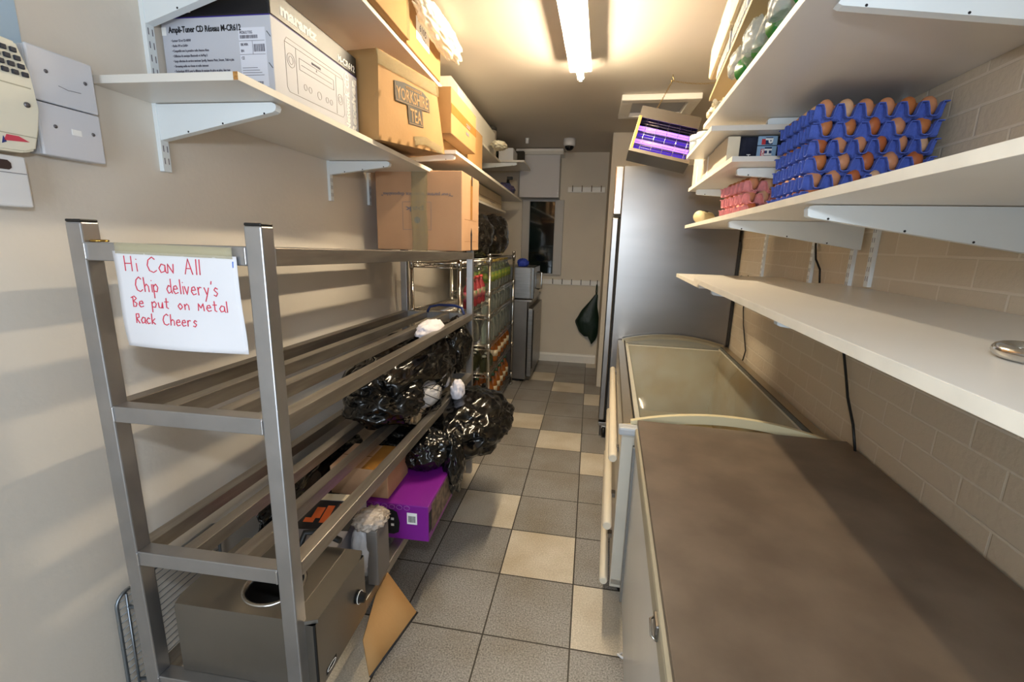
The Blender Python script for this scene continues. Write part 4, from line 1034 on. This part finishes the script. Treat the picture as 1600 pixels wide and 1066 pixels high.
def stack(colour, m, levels, t, n, z0, pitch, rot, nshow=(6, 6)):
    for L in range(levels):
        nx, ny = (6, 5) if L % 2 == 1 else (5, 6)
        jx, jy, jr = random.uniform(-.004, .004), random.uniform(-.004, .004), random.uniform(-.012, .012)
        lab = '%s %s pulp egg tray in the %s stack' % (LV[levels][L], colour, colour)
        to_, px, py, A = tray_obj(lab, m, nx, ny, 'R', t + jy, n + jx, z0 + .0215 + L * pitch, rot + jr, '%s egg trays' % colour)
        to_['label'] = '%s %s cardboard egg tray of the %s stack on the right shelf' % (LV[levels][L], colour, colour)
        M = Matrix.Translation(to_.location) @ Matrix.Rotation(to_.rotation_euler.z, 4, 'Z')
        cells = [(i, 0) for i in range(nx)] + [(0, j) for j in range(1, ny)]
        if L == levels - 1: cells += [(i, 1) for i in range(1, nx)]
        for i, j in cells:
            if L == levels - 1 and j == 1: w_ = '%s egg of the second row in the topmost %s egg tray' % (ORD[i], colour)
            elif j == 0: w_ = '%s egg along the near side of the %s %s egg tray' % (ORD[i], LV[levels][L], colour)
            else: w_ = '%s egg along the aisle side of the %s %s egg tray' % (ORD[j], LV[levels][L], colour)
            e = bpy.data.objects.new('egg', random.choices(egg_meshes, (5, 4, 2, 3))[0]); COL.objects.link(e)
            e.location = M @ Vector(((i + .5) * px, (j + .5) * py, .0170))
            e.scale = (.96, .96, .96)
            e.rotation_euler = (random.uniform(-.2, .2), random.uniform(-.2, .2), 0)
            tag(e, w_, 'egg', 'brown eggs in the %s trays' % colour)
stack('blue', tray_blue, 6, 1.535, 1.185, 1.5965, .0455, 0)
stack('pink', tray_pink, 3, 2.02, 1.15, 1.5965, .0455, .08)

# sauce shelf
hp = thing('sauce_bottle_pack', 'shrink-wrapped pack of brown sauce bottles lying on the shelf behind the eggs', 'bottle pack', 'R', 2.0, 1.10, 1.7955)
MB().box(0, .30, 0, .22, 0, .092, .004).build('shrink_wrap', mat('navy_wrap', '#1c2233', .2, var=.4, vscale=16, bump=.3, bscale=30), hp)
lbl = mat('light_blue_label', '#8fb0cf', .4); red = mat('red_print2', '#c23038', .4); nav = mat('navy_label', '#1d3563', .4)
for z0_, z1_ in ((.003, .058), (.061, .0925)):
    MB().box(.062, .128, -.002, 0, z0_, z1_).build('label', lbl, hp)
    MB().box(.075, .088, -.003, -.0015, z0_ + .002, z1_ - .010).build('red_band', red, hp)
    MB().box(.088, .112, -.003, -.0015, z0_ + .002, z1_ - .004).build('navy_panel', nav, hp)
def side(body, x, z, h, wd, bold, up=False):
    o = text(body, white_print, hp, (0, 0, 0), (0, 0, 0), h, wd, bold, ext=.0004)
    o.matrix_local = Matrix.Translation((x, -.0034, z)) @ Matrix(((0, 1, 0, 0), (0, 0, -1, 0), (-1, 0, 0, 0), (0, 0, 0, 1)))
    return o
side('HP', .0885, .049, .034, .042, .0014); side('HP', .0885, .118, .034, .042, .0014) if False else None
side('P', .0885, .086, .034, .019, .0014)
side('SAUCE', .078, .046, .011, .032, .0005)
side('HP', .028, .030, .018, .020, .0005)
ends = MB()
for k, zz in enumerate((.030, .076)): ends.lathe([(.0, -.012), (.026, -.008), (.028, 0), (.028, .05), (.02, .07)], 16, (.165, .02 - .01 * k, zz - .002 + .0), 'y')
ends.build('bottle_bases', mat('brown_sauce', '#2a1710', .15), hp)
for k, (t0, t1, lab) in enumerate(((2.26, 2.52, 'nearer white catering carton on the sauce shelf'), (2.53, 2.80, 'farther white catering carton on the sauce shelf'))):
    o = thing('white_carton', lab, 'carton', 'R', t0, 1.06, 1.7955, 0, 'white cartons on the sauce shelf')
    MB().box(0, .34, 0, t1 - t0, 0, .092 if k == 0 else .20, .003).build('body', mat('cream_carton', '#d8cdb6', .6), o)
    MB().box(-.0008, .0, (t1 - t0) * .45, (t1 - t0) * .55, 0, .09).build('tape', white_print, o)
nb = thing('white_carton', 'narrow pale carton in front of the sauce pack on the sauce shelf', 'carton', 'R', 1.99, 1.055, 1.7955, 0, 'white cartons on the sauce shelf')
MB().box(0, .044, 0, .25, 0, .0925, .002).build('body', mat('cream_carton', '#d8cdb6', .6), nb)
cb_ = thing('cream_bottle', 'cream squeeze bottle lying at the far end of the egg shelf', 'bottle', 'R', 2.62, 1.12, 1.6265)
MB().lathe([(0, -.09), (.020, -.088), (.022, -.05), (.030, -.046), (.030, .1), (.026, .11), (0, .112)], 18, (0, 0, 0.0), 'y').build('body', mat('cream_squeeze', '#dccb9a', .4), cb_)
cb_.rotation_euler.z += PI - .5
MB().box(-.02, .02, .02, .06, .0275, .0315).build('black_print', ink, cb_)

# upper right: bottles in a clear bag, dowel, gloves, packs
gb_m = mat('green_pet', '#2f8a3f', .2, trans=.3, ior=1.35)
gp = None
for k, (t, n, z, rz, lab) in enumerate(((1.20, 1.035, 1.998, .9, 'green plastic bottle nearest the doorway in the clear bag'), (1.36, 1.035, 1.998, .8, 'second green plastic bottle in the clear bag on the upper right shelf'), (1.50, 1.04, 1.998, .85, 'third green plastic bottle in the clear bag on the upper right shelf'), (1.65, 1.035, 1.998, .8, 'farthest green plastic bottle with blue label in the clear bag'))):
    o = thing('green_bottle', lab, 'bottle', 'R', t, n, z, rz, 'green bottles in the clear bag')
    MB().lathe([(0, -.05), (.035, -.045), (.037, .0), (.037, .12), (.012, .19), (.012, .21), (0, .21)], 16, (0, 0, 0), 'x').build('body', gb_m, o)
    MB().lathe([(.0378, .01), (.0378, .08)], 16, (0, 0, 0), 'x').build('label', mat('blue_band_label', '#5d8fd0', .35) if k == 3 else mat('pale_band_label', '#cfd8cf', .4), o)
gbag = thing('clear_bottle_bag', 'clear plastic bag of green bottles on the board above the eggs', 'bag', 'R', 1.45, 1.11, 2.015)
bgm = MB().blob((0, 0, 0), (.125, .36, .062), 5, .14, 3.5, 15, floor=-.055)
bgm.build('bag', bag_white, gbag)
for k, (t, n, lab) in enumerate(((1.30, 1.0, 'nearer clear white bundle of plastic cutlery at the shelf edge'), (1.50, .995, 'middle clear white bundle of plastic cutlery at the shelf edge'), (1.68, 1.0, 'farther clear white bundle of plastic cutlery at the shelf edge'))):
    o = thing('wrapped_bundle', lab, 'bundle', 'R', t, n, 1.9985 + .03, .2, 'white wrapped bundles on the upper right shelf')
    MB().blob((0, 0, 0), (.026, .05, .050), 4, .18, 3, 60 + k, floor=-.028).build('wrap', mat('white_wrap', '#c5cbc6', .25, alpha=.5, bump=.5, bscale=40), o)
dw = tag(MB().lathe([(0, -.004), (.007, 0), (.008, .01), (.008, .30), (0, .302)], 12, (0, 0, 0), 'x').build('wooden_dowel', mat('pale_dowel', '#dccb9c', .5)), 'pale rounded stick lying across the upper right board', 'stick')
put(dw, 'R', 1.80, .985, 1.9645, .1)
gl_ = thing('rubber_gloves', 'crumpled cream gloves heaped at the far end of the upper right board', 'gloves', 'R', 2.0, 1.01, 1.9565)
gmb = MB().blob((0, 0, .022), (.03, .09, .024), 4, .3, 4, 19, floor=.0)
for k in range(5): gmb.tube([(-.005, -.05 + .03 * k, .02), (-.022, -.06 + .032 * k, .035), (-.03 + .004 * k, -.08 + .034 * k, .038 - .002 * k)], [.011, .009, .007], 8)
gmb.build('glove', mat('cream_latex', '#dccdaa', .6), gl_)
for k, (t, lab) in enumerate(((2.40, 'nearer small white jar at the far end of the upper right shelf'), (2.46, 'farther small white jar at the far end of the upper right shelf'))):
    o = thing('white_jar', lab, 'jar', 'R', t, 1.03 - .02 * k, 1.9115, 0, 'white jars on the upper right shelf')
    MB().lathe([(.026, 0), (.028, .006), (.028, .05), (.024, .056)], 16).build('body', mat('grey_jar', '#9b9c9d', .3), o)
    MB().lathe([(.03, .052), (.03, .078), (.026, .082), (0, .082)], 16).build('lid', white_plastic, o)
def onboard(name, label, cat, y, x, z, group=None):
    o = thing(name, label, cat, 'R', 0, 0, 0, 0, group)
    M = Matrix.Translation(W('R', 1.30, .965, 2.151)) @ Matrix.Rotation(TH['R'] - .07, 4, 'Z')
    o.location = M @ Vector((x, y, z)); o.rotation_euler = (0, 0, TH['R'] - .07); return o
def ribbed(label, y, ln, h):
    o = onboard('ribbed_tray', label, 'tray', y, .002, 0, 'grey ribbed plastic trays under the ceiling')
    MB().box(0, .34, 0, ln, 0, h, .003).build('body', mat('grey_tray', '#7a7571', .45), o)
    m = MB(); k = 0
    while .02 + k * .022 < ln - .02: m.box(-.003, .001, .016 + k * .022, .026 + k * .022, .008, h * .6); k += 1
    m.build('ribs', mat('pale_rib', '#cfcdc9', .4), o)
    MB().box(-.004, .34, 0, .012, 0, h).build('pale_end', mat('pale_rib', '#cfcdc9', .4), o)
ribbed('nearer grey ribbed plastic tray on the topmost right board', .30, .30, .065)
ribbed('farther grey ribbed plastic tray on the topmost right board', .62, .33, .065)
o = onboard('brown_carton', 'brown carton end beside the ribbed trays on the topmost right board', 'carton', .05, .02, 0)
MB().box(0, .30, 0, .24, 0, .065, .002).build('body', mat('umber_carton', '#8d6a4a', .7), o)
for k in range(4):
    o = onboard('paper_pack', ('nearest', 'second', 'third', 'farthest')[k] + ' cream paper pack along the topmost right board', 'paper pack', .02 + .28 * k, -.015, .0655, 'cream paper packs under the ceiling')
    MB().box(0, .33, 0, .272, 0, .138 - .006 * (k % 2), .012).build('wrap', mat('cream_wrapper', '#dcc9a0', .55, bump=.35, bscale=18), o)

# steel ring on the low shelf
rg = tag(MB().tube([(.035 * math.cos(a), .045 * math.sin(a), .009) for a in [k * PI / 16 for k in range(32)]], .0085, 12, True).build('steel_ring', chrome), 'chrome ring lying on the long low shelf at the right edge', 'ring')
put(rg, 'R', .675, 1.17, 1.3555)
# cables on the brick wall
def cable(label, pts, r=.0038):
    o = tag(MB().tube([tuple(W('R', *p) - W('R', 1.9, 1.5, 1.0)) for p in pts], r, 8).build('cable', black_pl), label, 'cable'); o.location = W('R', 1.9, 1.5, 1.0); return o
cable('black cable running down the brick wall from the egg shelf to the worktop', [(2.25, 1.505, 1.56), (2.24, 1.505, 1.50), (2.215, 1.505, 1.44), (2.16, 1.505, 1.40), (2.15, 1.508, 1.345)], .0042)
cable('black cable hanging below the long low shelf onto the worktop', [(1.90, 1.505, 1.33), (1.86, 1.503, 1.142), (1.80, 1.503, 1.04), (1.765, 1.503, .976), (1.70, 1.503, .90), (1.65, 1.500, .822)], .0046)
cable('thin black cable hanging down the wall behind the glass freezer lid', [(3.17, 1.508, 1.31), (3.17, 1.506, 1.10), (3.12, 1.506, 1.0), (3.0, 1.505, .86), (3.02, 1.503, .80), (3.05, 1.50, .76)], .0040)
cable('short wavy black cable between the tall fridge and the wall', [(3.32, 1.508, 1.30), (3.32, 1.507, 1.19), (3.40, 1.505, 1.13), (3.44, 1.506, 1.08), (3.50, 1.506, 1.06)], .0040)

# ================================================================== FLY KILLER
fk = thing('insect_killer', 'hanging steel insect killer with violet glowing tubes above the tall fridge', 'insect killer', 'R', 2.92, .905, 2.10)
fk.rotation_euler = (math.radians(-11), math.radians(13), TH['R'] + .0)
hs_ = MB(); w2, h2 = .165, .125
hs_.box(-w2, w2, .10, .104, -h2, h2).box(-w2, w2, 0, .10, h2, h2 + .003).box(-w2 - .003, -w2, -.006, .104, -h2, h2).box(w2, w2 + .003, -.006, .104, -h2, h2)
hs_.box(-w2, w2, -.004, 0, h2 - .062, h2 + .003).build('housing', steel_b, fk)
MB().prism([(-.03, -h2), (-.035, -h2 - .02), (.10, -h2 - .03), (.10, -h2)], 'x', -w2 - .006, w2 + .006).build('tray', mat('bright_stainless', '#cfccc8', .22, 1.), fk)
MB().box(-w2 - .004, -w2 + .014, -.009, .0, -h2, h2 - .055, .002).build('side_guard', mat('amber_edge', '#c9a566', .35, .6), fk)
gg = MB()
for k in range(5): x = -w2 + .05 + k * .062; gg.tube([(x, -.004, -h2), (x, -.004, h2 - .062)], .0014, 5)
gg.build('guard_wires', chrome, fk)
gg = MB()
for k in range(12): z = -h2 + .012 + k * .015; gg.tube([(-w2, .012, z), (w2, .012, z)], .0012, 5)
gg.build('grid_wires', steel_d, fk)
uv = mat('violet_tube', (.26, .11, 1.0), .3, emit=2.6)
for z in (.022, -.052): MB().tube([(-w2 + .01, .045, z), (w2 - .01, .045, z)], .012, 12).build('violet_tube', uv, fk)
MB().box(-w2, w2, .09, .1, -h2, h2 - .06).build('reflector', mat('dark_reflector', '#5a5470', .2, 1.), fk)
hk = Vector(W('T', 3.20, 1.083, 2.505)); base = Vector(fk.location)
chn = thing('chain', 'thin chain holding the insect killer to a ceiling hook', 'chain', 'T', 0, 0, 0)
chn.location = hk
def links(a, b, sag, nm):
    a, b = Vector(a), Vector(b); L = (b - a).length; k = int(L / .013); m = MB()
    for i in range(k):
        f = (i + .5) / k; c = a.lerp(b, f) - Vector((0, 0, sag * 4 * f * (1 - f))); d = (b - a).normalized(); p = d.orthogonal().normalized(); q = d.cross(p)
        if i % 2: p = q
        m.tube([c + d * (.0085 * math.cos(x)) + p * (.0042 * math.sin(x)) for x in [j * PI / 4 for j in range(8)]], .0011, 4, True)
    return m.build(nm, mat('brass_chain', '#b59a62', .3, 1.), chn)
fk_m = Matrix.Translation(base) @ fk.rotation_euler.to_matrix().to_4x4()
links((0, 0, -.03), fk_m @ Vector((-.09, .05, h2)) - hk, .0, 'links')
links((0, 0, -.03), Vector((.30, .05, -.03)), .012, 'links')
MB().tube([(0, 0, .005), (0, 0, -.012), (.008, 0, -.02), (.006, 0, -.032), (-.004, 0, -.034), (-.008, 0, -.026)], .0022, 6).build('ceiling_hook', mat('brass_chain', '#b59a62', .3, 1.), chn)

# ================================================================== CEILING TUBE LIGHT
ft = thing('ceiling_tube_light', 'long fluorescent tube light on a white batten along the ceiling', 'light', 'T', 1.97, .512, 2.425, -.02)
MB().prism([(-.045, .085), (-.062, .024), (-.03, .022), (.03, .022), (.062, .024), (.045, .085)], 'y', -.01, .95).build('batten', white_steel, ft)
MB().tube([(0, .0, 0), (0, .97, 0)], .019, 16).build('tube', mat('warm_tube', (1.0, .83, .58), .4, emit=TUBE), ft)
for y in (-.012, .94): MB().box(-.018, .018, y, y + .022, -.02, .035, .003).build('end_holder', white_plastic, ft)
